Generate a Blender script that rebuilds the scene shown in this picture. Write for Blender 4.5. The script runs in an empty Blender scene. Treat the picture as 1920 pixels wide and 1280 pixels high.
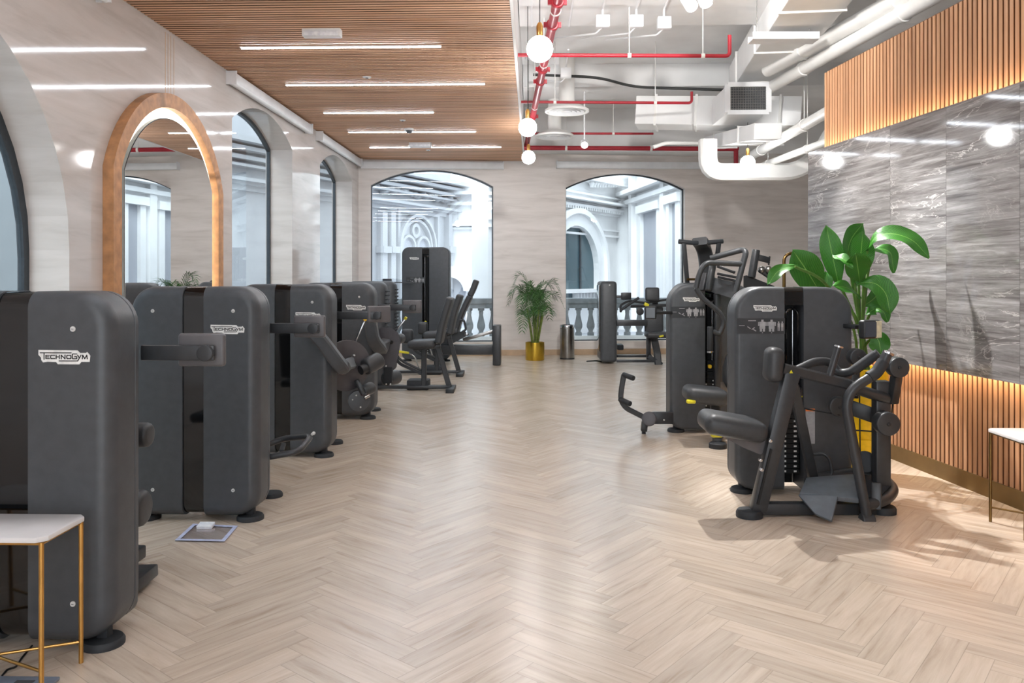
WORLD, SUN, EXPO = 3.0, 3.2, .29
SPOT1, SPOT2, SPOT3, SPOT_FILL = 500., 420., 30., 620.
import bpy, bmesh, math, random
from mathutils import Vector, Matrix
random.seed(7)
C = bpy.context.scene.collection
V = Vector
F = 1500.0                      # focal length in pixels of the 1920-wide frame
HOR, CX = 520.0, 960.0          # horizon row and principal column
EYE = 1.55
YAW = math.atan(40 / F)
cY, sY = math.cos(YAW), math.sin(YAW)

# ---------------------------------------------------------------- measuring
def at(px, py, d):
    """world point seen at a pixel of the photo, d metres along the view axis"""
    x = (px - CX) / F * d
    return V((x * cY - d * sY, x * sY + d * cY, EYE + (HOR - py) / F * d))
def fl(px, py):
    return at(px, py, EYE * F / (py - HOR))
def depth_floor(py):
    return EYE * F / (py - HOR)
def on_line(px, P0, D):
    """depth at which pixel column px meets the vertical plane through P0 along D"""
    r = at(px, HOR, 1.0)
    # r*d = P0 + t*D
    det = r.x * (-D.y) + D.x * r.y
    return (P0.x * (-D.y) + D.x * P0.y) / det
def on_x(px, X):
    r = at(px, HOR, 1.0)
    return X / r.x

# ---------------------------------------------------------------- materials
MATS = {}
def lin(c):
    return tuple(((v / 12.92) if v <= .04045 else ((v + .055) / 1.055) ** 2.4) for v in [x / 255. for x in c])
def new_mat(name):
    m = bpy.data.materials.new(name); m.use_nodes = True
    MATS[name] = m
    nt = m.node_tree
    return m, nt, nt.nodes['Principled BSDF']
def N(nt, t, **kw):
    n = nt.nodes.new(t)
    for k, v in kw.items():
        if k.startswith('i_'):
            n.inputs[k[2:].replace('_', ' ')].default_value = v
        else:
            setattr(n, k, v)
    return n
def ramp(nt, stops):
    r = nt.nodes.new('ShaderNodeValToRGB')
    e = r.color_ramp.elements
    while len(e) < len(stops): e.new(.5)
    for i, (p, c) in enumerate(stops):
        e[i].position = p; e[i].color = (*lin(c), 1)
    return r
def simple(name, rgb, rough=.5, metal=0., spec=.5, var=.06, scale=30., bump=0., coat=0.):
    m, nt, b = new_mat(name)
    tc = N(nt, 'ShaderNodeTexCoord')
    no = N(nt, 'ShaderNodeTexNoise'); no.inputs['Scale'].default_value = scale; no.inputs['Detail'].default_value = 3
    nt.links.new(tc.outputs['Object'], no.inputs['Vector'])
    lo = [max(0, v * (1 - var)) for v in rgb]; hi = [min(255, v * (1 + var)) for v in rgb]
    r = ramp(nt, [(.3, lo), (.7, hi)])
    nt.links.new(no.outputs['Fac'], r.inputs['Fac']); nt.links.new(r.outputs['Color'], b.inputs['Base Color'])
    b.inputs['Roughness'].default_value = rough; b.inputs['Metallic'].default_value = metal
    b.inputs['Specular IOR Level'].default_value = spec
    b.inputs['Coat Weight'].default_value = coat
    if bump:
        n2 = N(nt, 'ShaderNodeTexNoise'); n2.inputs['Scale'].default_value = scale * 8
        nt.links.new(tc.outputs['Object'], n2.inputs['Vector'])
        bp = N(nt, 'ShaderNodeBump'); bp.inputs['Strength'].default_value = bump; bp.inputs['Distance'].default_value = .002
        nt.links.new(n2.outputs['Fac'], bp.inputs['Height']); nt.links.new(bp.outputs['Normal'], b.inputs['Normal'])
    return m
def emit(name, rgb, strength, base=(.8, .8, .8, 1)):
    m, nt, b = new_mat(name)
    b.inputs['Base Color'].default_value = base
    b.inputs['Emission Color'].default_value = (*lin(rgb), 1)
    b.inputs['Emission Strength'].default_value = strength
    return m

simple('charcoal', (68, 71, 75), .42, .0, .5, .05, 18, .15)
simple('charcoal_frame', (54, 56, 59), .36, .15, .5, .05, 24, .1)
simple('dark_frame', (38, 40, 43), .4, .1, .5, .05, 24)
simple('rubber', (42, 45, 49), .6, 0, .4, .05, 30)
simple('pad', (54, 56, 59), .42, 0, .5, .05, 40, .25)
simple('gloss_black', (12, 13, 15), .06, 0, .6, .05, 10)
simple('black', (16, 18, 20), .45, 0, .4, .05, 10)
simple('grey_plastic', (92, 100, 108), .45, 0, .5, .05, 20)
simple('disc_grey', (84, 82, 86), .42, .1, .5, .04, 20)
simple('screen_back', (92, 90, 92), .4, 0, .5, .04, 20)
simple('yellow', (222, 212, 40), .4)
simple('amber', (235, 190, 40), .4)
simple('planter_yellow', (236, 196, 20), .35, 0, .5, .04)
simple('chrome', (190, 192, 195), .2, 1.)
simple('steel', (150, 148, 146), .3, 1., .5, .08, 6)
simple('gold', (212, 178, 70), .28, 1., .5, .05, 6)
simple('brass', (206, 160, 92), .3, 1., .5, .05, 10)
simple('brass_dark', (120, 96, 60), .35, 1., .5, .05, 10)
simple('white_paint', (238, 238, 238), .5, 0, .4, .02, 4)
simple('pipe_white', (240, 239, 236), .45, 0, .4, .02, 4)
simple('slab_white', (238, 238, 238), .7, 0, .3, .03, 1.5)
simple('white_plastic', (236, 237, 239), .4, 0, .5, .02, 6)
simple('logo_white', (228, 228, 226), .4)
simple('logo_black', (22, 22, 24), .5)
simple('bolt_white', (205, 206, 205), .4)
simple('red_pipe', (172, 34, 50), .4, 0, .5, .06, 8)
simple('conduit_black', (44, 46, 46), .5)
simple('window_frame', (60, 66, 72), .4, .3)
simple('skirting', (196, 168, 138), .5, 0, .5, .05, 5)
simple('bronze_base', (120, 98, 62), .4, .6, .5, .05, 5)
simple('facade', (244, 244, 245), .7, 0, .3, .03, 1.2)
simple('facade_dimmed', (182, 183, 187), .7, 0, .3, .03, 1.2)  # facade white darkened to offset the stronger daylight on the ornate front
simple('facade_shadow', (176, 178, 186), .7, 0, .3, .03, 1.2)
simple('facade_glass', (70, 92, 100), .15, 0, .5, .1, .8)
simple('baluster', (146, 150, 154), .7, 0, .3, .08, 6)
simple('gallery_paint', (168, 175, 181), .7, 0, .3, .02, 1.)
simple('marble_top', (226, 224, 224), .2, 0, .5, .05, 3)
simple('soil', (60, 46, 36), .9)
simple('stem_green', (78, 112, 44), .5, 0, .4, .15, 12)
simple('trunk', (104, 118, 52), .6, 0, .4, .2, 20)
simple('palm_leaf', (58, 96, 46), .45, 0, .4, .3, 9)
simple('paper', (236, 238, 246), .6)
simple('floor_plate', (120, 132, 150), .4)
simple('grille_dark', (70, 72, 76), .6)
simple('sticker_grey', (158, 158, 160), .5)
simple('orange', (226, 120, 50), .5)
simple('beige_reflection', (214, 206, 176), .3)  # colour of a reflection painted onto a display
simple('wood_frame', (190, 140, 98), .5, 0, .4, .1, 12)
emit('led_strip', (238, 246, 255), 58.)
emit('globe', (252, 252, 252), 70.)
emit('mirror_led', (255, 246, 226), 3.2)
emit('cove_led', (255, 222, 178), 30.)
emit('spot_lens', (255, 253, 250), 14.)
emit('screen_glow', (120, 130, 150), .08, (.02, .022, .026, 1))

def m_leaf():
    m, nt, b = new_mat('leaf')
    uv = N(nt, 'ShaderNodeUVMap'); sx = N(nt, 'ShaderNodeSeparateXYZ')
    nt.links.new(uv.outputs['UV'], sx.inputs[0])
    wv = N(nt, 'ShaderNodeTexWave'); wv.inputs['Scale'].default_value = 9; wv.inputs['Distortion'].default_value = .6
    mp = N(nt, 'ShaderNodeMapping'); mp.inputs['Rotation'].default_value = (0, 0, 1.1)
    nt.links.new(uv.outputs['UV'], mp.inputs['Vector']); nt.links.new(mp.outputs['Vector'], wv.inputs['Vector'])
    r = ramp(nt, [(.0, (36, 96, 22)), (1., (58, 128, 30))])
    nt.links.new(wv.outputs['Fac'], r.inputs['Fac'])
    # pale midrib
    ab = N(nt, 'ShaderNodeMath', operation='SUBTRACT'); ab.inputs[1].default_value = .5
    nt.links.new(sx.outputs['X'], ab.inputs[0])
    a2 = N(nt, 'ShaderNodeMath', operation='ABSOLUTE'); nt.links.new(ab.outputs[0], a2.inputs[0])
    lt = N(nt, 'ShaderNodeMath', operation='LESS_THAN'); lt.inputs[1].default_value = .016
    nt.links.new(a2.outputs[0], lt.inputs[0])
    mx = N(nt, 'ShaderNodeMix', data_type='RGBA'); mx.inputs['B'].default_value = (*lin((120, 168, 78)), 1)
    nt.links.new(lt.outputs[0], mx.inputs['Factor']); nt.links.new(r.outputs['Color'], mx.inputs['A'])
    nt.links.new(mx.outputs['Result'], b.inputs['Base Color'])
    b.inputs['Roughness'].default_value = .42
    bp = N(nt, 'ShaderNodeBump'); bp.inputs['Strength'].default_value = .25; bp.inputs['Distance'].default_value = .004
    nt.links.new(wv.outputs['Fac'], bp.inputs['Height']); nt.links.new(bp.outputs['Normal'], b.inputs['Normal'])
m_leaf()

def m_floor():
    m, nt, b = new_mat('oak_herringbone')
    uv = N(nt, 'ShaderNodeUVMap')
    tint = N(nt, 'ShaderNodeAttribute'); tint.attribute_name = 'tint'
    off = N(nt, 'ShaderNodeVectorMath', operation='SCALE'); off.inputs[0].default_value = (31., 17., 0)
    nt.links.new(tint.outputs['Fac'], off.inputs['Scale'])
    ad = N(nt, 'ShaderNodeVectorMath', operation='ADD')
    nt.links.new(uv.outputs['UV'], ad.inputs[0]); nt.links.new(off.outputs[0], ad.inputs[1])
    mp = N(nt, 'ShaderNodeMapping'); mp.inputs['Scale'].default_value = (2.2, 26, 1)
    nt.links.new(ad.outputs[0], mp.inputs['Vector'])
    n1 = N(nt, 'ShaderNodeTexNoise'); n1.inputs['Scale'].default_value = 1.; n1.inputs['Detail'].default_value = 6; n1.inputs['Roughness'].default_value = .62; n1.inputs['Distortion'].default_value = .4
    nt.links.new(mp.outputs['Vector'], n1.inputs['Vector'])
    r = ramp(nt, [(.22, (164, 145, 126)), (.42, (194, 178, 161)), (.62, (206, 191, 175)), (.85, (214, 201, 186))])
    nt.links.new(n1.outputs['Fac'], r.inputs['Fac'])
    hs = N(nt, 'ShaderNodeHueSaturation')
    mr = N(nt, 'ShaderNodeMapRange'); mr.inputs['To Min'].default_value = .9; mr.inputs['To Max'].default_value = 1.06
    nt.links.new(tint.outputs['Fac'], mr.inputs['Value']); nt.links.new(mr.outputs[0], hs.inputs['Value'])
    nt.links.new(r.outputs['Color'], hs.inputs['Color'])
    # narrow seams from the plank uv (u 0..L, v 0..W)
    sx = N(nt, 'ShaderNodeSeparateXYZ'); nt.links.new(uv.outputs['UV'], sx.inputs[0])
    def edge(sock, size):
        s1 = N(nt, 'ShaderNodeMath', operation='SUBTRACT'); s1.inputs[0].default_value = size; nt.links.new(sock, s1.inputs[1])
        mn = N(nt, 'ShaderNodeMath', operation='MINIMUM'); nt.links.new(sock, mn.inputs[0]); nt.links.new(s1.outputs[0], mn.inputs[1])
        return mn.outputs[0]
    mn = N(nt, 'ShaderNodeMath', operation='MINIMUM')
    nt.links.new(edge(sx.outputs['X'], PL), mn.inputs[0]); nt.links.new(edge(sx.outputs['Y'], PW), mn.inputs[1])
    mr2 = N(nt, 'ShaderNodeMapRange'); mr2.inputs['From Max'].default_value = .0022; mr2.inputs['To Min'].default_value = .62
    nt.links.new(mn.outputs[0], mr2.inputs['Value'])
    mx = N(nt, 'ShaderNodeMix', data_type='RGBA', blend_type='MULTIPLY'); mx.inputs['Factor'].default_value = 1
    nt.links.new(hs.outputs['Color'], mx.inputs['A']); nt.links.new(mr2.outputs[0], mx.inputs['B'])
    nt.links.new(mx.outputs['Result'], b.inputs['Base Color'])
    b.inputs['Roughness'].default_value = .26
    b.inputs['Specular IOR Level'].default_value = .75
PL, PW = .66, .11
m_floor()

def m_travertine(name, rough, k=1.):
    m, nt, b = new_mat(name)
    tc = N(nt, 'ShaderNodeTexCoord')
    mp = N(nt, 'ShaderNodeMapping'); mp.inputs['Scale'].default_value = (.7, .7, 5.5); mp.inputs['Rotation'].default_value = (.1, .06, 0)
    nt.links.new(tc.outputs['Object'], mp.inputs['Vector'])
    n1 = N(nt, 'ShaderNodeTexNoise'); n1.inputs['Scale'].default_value = 1.4; n1.inputs['Detail'].default_value = 8; n1.inputs['Roughness'].default_value = .6; n1.inputs['Distortion'].default_value = .5
    nt.links.new(mp.outputs['Vector'], n1.inputs['Vector'])
    r = ramp(nt, [(p, [v * k for v in c]) for p, c in ((.25, (188, 180, 174)), (.5, (206, 199, 194)), (.75, (216, 209, 205)))])
    nt.links.new(n1.outputs['Fac'], r.inputs['Fac'])
    nt.links.new(r.outputs['Color'], b.inputs['Base Color'])
    b.inputs['Roughness'].default_value = rough; b.inputs['Specular IOR Level'].default_value = .35
m_travertine('cream_marble', .07); m_travertine('honed_marble', .38, 1.11)

def m_stone():
    m, nt, b = new_mat('silver_travertine')
    tc = N(nt, 'ShaderNodeTexCoord')
    at_ = N(nt, 'ShaderNodeAttribute'); at_.attribute_name = 'tint'
    sc = N(nt, 'ShaderNodeVectorMath', operation='SCALE'); sc.inputs[0].default_value = (3., 9., 5.); nt.links.new(at_.outputs['Fac'], sc.inputs['Scale'])
    ad = N(nt, 'ShaderNodeVectorMath', operation='ADD'); nt.links.new(tc.outputs['Object'], ad.inputs[0]); nt.links.new(sc.outputs[0], ad.inputs[1])
    mp = N(nt, 'ShaderNodeMapping'); mp.inputs['Scale'].default_value = (.8, .8, 15.); mp.inputs['Rotation'].default_value = (-.11, 0, 0)
    nt.links.new(ad.outputs[0], mp.inputs['Vector'])
    n1 = N(nt, 'ShaderNodeTexNoise'); n1.inputs['Scale'].default_value = 1.5; n1.inputs['Detail'].default_value = 10; n1.inputs['Roughness'].default_value = .72; n1.inputs['Distortion'].default_value = .35
    nt.links.new(mp.outputs['Vector'], n1.inputs['Vector'])
    r = ramp(nt, [(.26, (66, 62, 61)), (.42, (106, 102, 101)), (.56, (134, 131, 130)), (.78, (180, 178, 178))])
    nt.links.new(n1.outputs['Fac'], r.inputs['Fac'])
    # pale veins: where a warped noise crosses its middle value, thinned by a second noise
    mp2 = N(nt, 'ShaderNodeMapping'); mp2.inputs['Scale'].default_value = (1.1, 1.1, 5.5); mp2.inputs['Rotation'].default_value = (-.2, 0, 0)
    nt.links.new(ad.outputs[0], mp2.inputs['Vector'])
    n2 = N(nt, 'ShaderNodeTexNoise'); n2.inputs['Scale'].default_value = 1.15; n2.inputs['Detail'].default_value = 9; n2.inputs['Roughness'].default_value = .6; n2.inputs['Distortion'].default_value = .9
    nt.links.new(mp2.outputs['Vector'], n2.inputs['Vector'])
    s = N(nt, 'ShaderNodeMath', operation='SUBTRACT'); s.inputs[1].default_value = .52; nt.links.new(n2.outputs['Fac'], s.inputs[0])
    a = N(nt, 'ShaderNodeMath', operation='ABSOLUTE'); nt.links.new(s.outputs[0], a.inputs[0])
    mr = N(nt, 'ShaderNodeMapRange'); mr.inputs['From Max'].default_value = .012; mr.inputs['To Min'].default_value = 1; mr.inputs['To Max'].default_value = 0
    nt.links.new(a.outputs[0], mr.inputs['Value'])
    n3 = N(nt, 'ShaderNodeTexNoise'); n3.inputs['Scale'].default_value = 1.1; nt.links.new(ad.outputs[0], n3.inputs['Vector'])
    mr3 = N(nt, 'ShaderNodeMapRange'); mr3.inputs['From Min'].default_value = .45; mr3.inputs['From Max'].default_value = .62
    nt.links.new(n3.outputs['Fac'], mr3.inputs['Value'])
    mu = N(nt, 'ShaderNodeMath', operation='MULTIPLY'); nt.links.new(mr.outputs[0], mu.inputs[0]); nt.links.new(mr3.outputs[0], mu.inputs[1])
    mx = N(nt, 'ShaderNodeMix', data_type='RGBA'); mx.inputs['B'].default_value = (*lin((196, 192, 188)), 1)
    nt.links.new(mu.outputs[0], mx.inputs['Factor']); nt.links.new(r.outputs['Color'], mx.inputs['A'])
    hs = N(nt, 'ShaderNodeHueSaturation'); mr4 = N(nt, 'ShaderNodeMapRange'); mr4.inputs['To Min'].default_value = .88; mr4.inputs['To Max'].default_value = 1.12
    nt.links.new(at_.outputs['Fac'], mr4.inputs['Value']); nt.links.new(mr4.outputs[0], hs.inputs['Value'])
    nt.links.new(mx.outputs['Result'], hs.inputs['Color'])
    nt.links.new(hs.outputs['Color'], b.inputs['Base Color'])
    b.inputs['Roughness'].default_value = .06; b.inputs['Specular IOR Level'].default_value = .5
m_stone()

def m_slat(name, cols, axis):
    """wood whose tone differs from slat to slat (a 'tint' face attribute) with grain along one axis"""
    m, nt, b = new_mat(name)
    tc = N(nt, 'ShaderNodeTexCoord')
    t = N(nt, 'ShaderNodeAttribute'); t.attribute_name = 'tint'
    sc = N(nt, 'ShaderNodeVectorMath', operation='SCALE'); sc.inputs[0].default_value = (13., 29., 7.); nt.links.new(t.outputs['Fac'], sc.inputs['Scale'])
    ad = N(nt, 'ShaderNodeVectorMath', operation='ADD'); nt.links.new(tc.outputs['Object'], ad.inputs[0]); nt.links.new(sc.outputs[0], ad.inputs[1])
    s = [40., 40., 40.]; s[axis] = 1.4
    mp = N(nt, 'ShaderNodeMapping'); mp.inputs['Scale'].default_value = s; nt.links.new(ad.outputs[0], mp.inputs['Vector'])
    n1 = N(nt, 'ShaderNodeTexNoise'); n1.inputs['Scale'].default_value = 1.; n1.inputs['Detail'].default_value = 4; nt.links.new(mp.outputs['Vector'], n1.inputs['Vector'])
    r = ramp(nt, [(.3, cols[0]), (.55, cols[1]), (.8, cols[2])]); nt.links.new(n1.outputs['Fac'], r.inputs['Fac'])
    hs = N(nt, 'ShaderNodeHueSaturation'); mr = N(nt, 'ShaderNodeMapRange'); mr.inputs['To Min'].default_value = .84; mr.inputs['To Max'].default_value = 1.12
    nt.links.new(t.outputs['Fac'], mr.inputs['Value']); nt.links.new(mr.outputs[0], hs.inputs['Value']); nt.links.new(r.outputs['Color'], hs.inputs['Color'])
    nt.links.new(hs.outputs['Color'], b.inputs['Base Color'])
    b.inputs['Roughness'].default_value = .5; b.inputs['Specular IOR Level'].default_value = .3
m_slat('ceiling_slats', [(206, 158, 122), (222, 178, 146), (230, 192, 164)], 0)
m_slat('wall_slats', [(166, 122, 90), (186, 142, 108), (200, 158, 124)], 2)
simple('slat_gap_shade', (70, 42, 26), .8)  # shade between ceiling slats, put into a dark side colour
simple('wall_gap_shade', (112, 66, 36), .8)  # painted shade for the gaps of the wall slats
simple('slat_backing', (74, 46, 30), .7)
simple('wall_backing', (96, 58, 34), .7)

def m_glass(name, tint):
    m = bpy.data.materials.new(name); m.use_nodes = True; MATS[name] = m
    nt = m.node_tree; nt.nodes.clear()
    o = N(nt, 'ShaderNodeOutputMaterial'); mx = N(nt, 'ShaderNodeMixShader')
    tr = N(nt, 'ShaderNodeBsdfTransparent'); tr.inputs['Color'].default_value = (*lin(tint), 1)
    gl = N(nt, 'ShaderNodeBsdfGlossy'); gl.inputs['Roughness'].default_value = .01
    lw_ = N(nt, 'ShaderNodeLayerWeight'); lw_.inputs['Blend'].default_value = .5
    p5 = N(nt, 'ShaderNodeMath', operation='POWER'); p5.inputs[1].default_value = 5; nt.links.new(lw_.outputs['Facing'], p5.inputs[0])
    fr = N(nt, 'ShaderNodeMath', operation='MULTIPLY_ADD'); fr.inputs[1].default_value = .9; fr.inputs[2].default_value = .04
    nt.links.new(p5.outputs[0], fr.inputs[0])
    nt.links.new(fr.outputs[0], mx.inputs[0]); nt.links.new(tr.outputs[0], mx.inputs[1]); nt.links.new(gl.outputs[0], mx.inputs[2])
    nt.links.new(mx.outputs[0], o.inputs['Surface'])
m_glass('glass', (240, 246, 248))
m_glass('acrylic', (250, 251, 255))
m, nt, b = new_mat('mirror'); b.inputs['Base Color'].default_value = (.82, .83, .83, 1); b.inputs['Metallic'].default_value = 1; b.inputs['Roughness'].default_value = .01

# ---------------------------------------------------------------- mesh helpers
W = {}                           # world matrix of every empty / thing
class MB:
    def __init__(self):
        self.bm = bmesh.new(); self.tint = self.bm.faces.layers.float.new('tint')
    def _t(self, faces, val):
        for f in faces: f[self.tint] = val
    def _bev(self, verts, b, seg):
        vs = set(verts)
        es = [e for e in self.bm.edges if e.verts[0] in vs and e.verts[1] in vs]
        bmesh.ops.bevel(self.bm, geom=es, offset=b, segments=seg, profile=.5, affect='EDGES', clamp_overlap=True)
    def box(self, c, s, rot=None, bev=0, seg=2, tint=None):
        M = Matrix.Translation(V(c)) @ (rot.to_4x4() if rot is not None else Matrix.Identity(4)) @ Matrix.Diagonal((s[0], s[1], s[2], 1))
        n0 = len(self.bm.faces)
        r = bmesh.ops.create_cube(self.bm, size=1, matrix=M)
        if tint is not None: self._t({f for v in r['verts'] for f in v.link_faces}, tint)
        if bev: self._bev(r['verts'], bev, seg)
        return self
    def span(self, a, b, **k):
        a, b = V(a), V(b)
        return self.box((a + b) / 2, [abs(x) for x in (b - a)], **k)
    def bar(self, p0, p1, w, h, up=(0, 0, 1), bev=0, seg=2, tint=None):
        p0, p1 = V(p0), V(p1); z = (p1 - p0); L = z.length; z.normalize()
        x = V(up).cross(z)
        if x.length < 1e-4: x = V((1, 0, 0)).cross(z)
        x.normalize(); y = z.cross(x)
        return self.box((p0 + p1) / 2, (w, h, L), Matrix((x, y, z)).transposed(), bev, seg, tint)
    def cyl(self, p0, p1, r, r2=None, n=20, bev=0):
        p0, p1 = V(p0), V(p1); z = p1 - p0
        q = z.to_track_quat('Z', 'Y').to_matrix().to_4x4()
        rr = bmesh.ops.create_cone(self.bm, cap_ends=True, segments=n, radius1=r, radius2=(r if r2 is None else r2), depth=z.length,
                              matrix=Matrix.Translation((p0 + p1) / 2) @ q)
        if bev:
            vs = set(rr['verts']); es = [e for e in self.bm.edges if e.verts[0] in vs and e.verts[1] in vs and len([f for f in e.link_faces if len(f.verts) > 4]) == 1]
            bmesh.ops.bevel(self.bm, geom=es, offset=bev, segments=3, profile=.5, affect='EDGES', clamp_overlap=True)
        return self
    def sphere(self, c, r, n=24, scale=(1, 1, 1)):
        bmesh.ops.create_uvsphere(self.bm, u_segments=n, v_segments=n // 2, radius=r, matrix=Matrix.Translation(V(c)) @ Matrix.Diagonal((*scale, 1)))
        return self
    def rounded(self, pts, bend, k=5):
        pts = [V(p) for p in pts]
        if bend <= 0 or len(pts) < 3: return pts
        out = [pts[0]]
        for i in range(1, len(pts) - 1):
            a, b, c = pts[i - 1], pts[i], pts[i + 1]
            da, dc = a - b, c - b
            l = min(bend, da.length * .48, dc.length * .48)
            s, e = b + da.normalized() * l, b + dc.normalized() * l
            for j in range(k + 1):
                t = j / k
                out.append(s * (1 - t) ** 2 + b * 2 * t * (1 - t) + e * t ** 2)
        out.append(pts[-1]); return out
    def sweep(self, pts, prof, closed_ends=True, up=None, scale=None):
        """sweep a 2-D profile along points with parallel transport"""
        n = len(prof); rings = []
        t0 = (pts[1] - pts[0]).normalized()
        u = V(up) if up else (V((0, 0, 1)) if abs(t0.z) < .9 else V((0, 1, 0)))
        x = u.cross(t0).normalized(); 
        for i, p in enumerate(pts):
            if i == 0: t = pts[1] - pts[0]
            elif i == len(pts) - 1: t = pts[i] - pts[i - 1]
            else: t = (pts[i + 1] - pts[i]).normalized() + (pts[i] - pts[i - 1]).normalized()
            t = t.normalized()
            if up:
                x2 = V(up).cross(t)
                x = x2.normalized() if x2.length > .05 else x
            else:
                x = (x - t * x.dot(t)).normalized()
            y = t.cross(x)
            k = scale[i] if scale else 1
            rings.append([self.bm.verts.new(p + x * a * k + y * b * k) for a, b in prof])
        for a, b in zip(rings, rings[1:]):
            for i in range(n):
                self.bm.faces.new((a[i], a[(i + 1) % n], b[(i + 1) % n], b[i]))
        if closed_ends:
            self.bm.faces.new(rings[0][::-1]); self.bm.faces.new(rings[-1])
        return self
    def tube(self, pts, r, bend=.05, n=12, scale=None):
        pts = self.rounded(pts, bend)
        return self.sweep(pts, [(r * math.cos(2 * math.pi * i / n), r * math.sin(2 * math.pi * i / n)) for i in range(n)], scale=scale)
    def rail(self, pts, w, h, bend=.05, up=(0, 0, 1)):
        pts = self.rounded(pts, bend); a, b = w / 2, h / 2; c = min(a, b) * .3
        return self.sweep(pts, [(-a + c, -b), (a - c, -b), (a, -b + c), (a, b - c), (a - c, b), (-a + c, b), (-a, b - c), (-a, -b + c)], up=up)
    def prism(self, poly, f, t0, t1, bev=0):
        """extrude polygon [(u,v)] by f(u,v,t) from t0 to t1"""
        A = [self.bm.verts.new(f(u, v, t0)) for u, v in poly]; B = [self.bm.verts.new(f(u, v, t1)) for u, v in poly]
        n = len(poly)
        self.bm.faces.new(A); self.bm.faces.new(B[::-1])
        for i in range(n): self.bm.faces.new((A[i], B[i], B[(i + 1) % n], A[(i + 1) % n]))
        if bev: self._bev(A + B, bev, 2)
        return self
    def lathe(self, prof, c=(0, 0, 0), n=28, M=None, caps=True):
        c = V(c); rings = []
        for r, z in prof:
            ring = []
            for i in range(n):
                p = V((r * math.cos(2 * math.pi * i / n), r * math.sin(2 * math.pi * i / n), z))
                ring.append(self.bm.verts.new(c + (M @ p if M is not None else p)))
            rings.append(ring)
        for a, b in zip(rings, rings[1:]):
            for i in range(n): self.bm.faces.new((a[i], a[(i + 1) % n], b[(i + 1) % n], b[i]))
        if not caps: return self
        if prof[0][0] > 0: self.bm.faces.new(rings[0][::-1])
        if prof[-1][0] > 0: self.bm.faces.new(rings[-1])
        return self
    def disc(self, c, nrm, r, t, n=32, bev=.004):
        c = V(c); nrm = V(nrm).normalized()
        return self.cyl(c - nrm * t / 2, c + nrm * t / 2, r, n=n, bev=bev)
    def build(self, name, mat, parent=None, world=True, smooth=True, angle=40):
        bmesh.ops.remove_doubles(self.bm, verts=self.bm.verts, dist=1e-5)
        bmesh.ops.recalc_face_normals(self.bm, faces=self.bm.faces)
        if parent is not None and world:
            self.bm.transform(W[parent.name].inverted())
        me = bpy.data.meshes.new(name); self.bm.to_mesh(me); self.bm.free()
        o = bpy.data.objects.new(name, me); C.objects.link(o)
        if isinstance(mat, str): mat = MATS[mat]
        me.materials.append(mat)
        if smooth:
            for p in me.polygons: p.use_smooth = True
            me.set_sharp_from_angle(angle=math.radians(angle))
        if parent is not None:
            o.parent = parent; W[o.name] = W[parent.name]
        else:
            W[o.name] = Matrix.Identity(4)
        return o
def recentre(o):
    """put a top-level mesh's origin at the middle of its base"""
    vs = [v.co for v in o.data.vertices]
    c = V(((min(v.x for v in vs) + max(v.x for v in vs)) / 2, (min(v.y for v in vs) + max(v.y for v in vs)) / 2, min(v.z for v in vs)))
    for v in o.data.vertices: v.co -= c
    o.location = c; W[o.name] = Matrix.Translation(c)
    for ch in o.children:
        pass
    return o
def tag(o, label, cat, group=None, kind=None):
    o['label'] = label; o['category'] = cat
    if group: o['group'] = group
    if kind: o['kind'] = kind
    return o
def thing(name, label, cat, loc=(0, 0, 0), rz=0, group=None):
    o = bpy.data.objects.new(name, None); C.objects.link(o); o.empty_display_size = .1
    o.location = loc; o.rotation_euler = (0, 0, rz)
    W[o.name] = Matrix.Translation(V(loc)) @ Matrix.Rotation(rz, 4, 'Z')
    return tag(o, label, cat, group)
def struct(o, kind='structure'):
    o['kind'] = kind; return o
def dup(root, loc, label, rz=None, group=None):
    r = root.copy(); C.objects.link(r); r.location = loc; r['label'] = label
    if rz is not None: r.rotation_euler = (0, 0, rz)
    if group: r['group'] = group
    def rec(src, dst):
        for ch in list(src.children):
            c = ch.copy(); C.objects.link(c); c.parent = dst; c.matrix_parent_inverse = ch.matrix_parent_inverse.copy(); rec(ch, c)
    rec(root, r)
    return r
# ================================================================ camera, world
cam = bpy.data.cameras.new('camera'); co = bpy.data.objects.new('camera', cam); C.objects.link(co)
cam.sensor_width = 36; cam.lens = 36 * F / 1920; cam.shift_y = -(640 - HOR) / 1920; cam.clip_start = .05; cam.clip_end = 300
co.location = (0, 0, EYE); co.rotation_euler = (math.pi / 2, 0, YAW)
bpy.context.scene.camera = co
w = bpy.data.worlds.new('daylight'); bpy.context.scene.world = w; w.use_nodes = True
bg = w.node_tree.nodes['Background']; bg.inputs['Color'].default_value = (.89, .945, 1., 1); bg.inputs['Strength'].default_value = WORLD
sl = bpy.data.lights.new('sun', 'SUN'); sl.energy = SUN; sl.angle = math.radians(40); sl.color = (1, .99, .97)
so = bpy.data.objects.new('sun', sl); C.objects.link(so); so.location = (0, 20, 20); so.rotation_euler = V((.22, .6, -.76)).to_track_quat('-Z', 'Y').to_euler()
vs = bpy.context.scene.view_settings
vs.view_transform = 'Standard'; vs.look = 'None'; vs.gamma = 1; vs.use_curve_mapping = False; vs.exposure = EXPO

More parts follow.
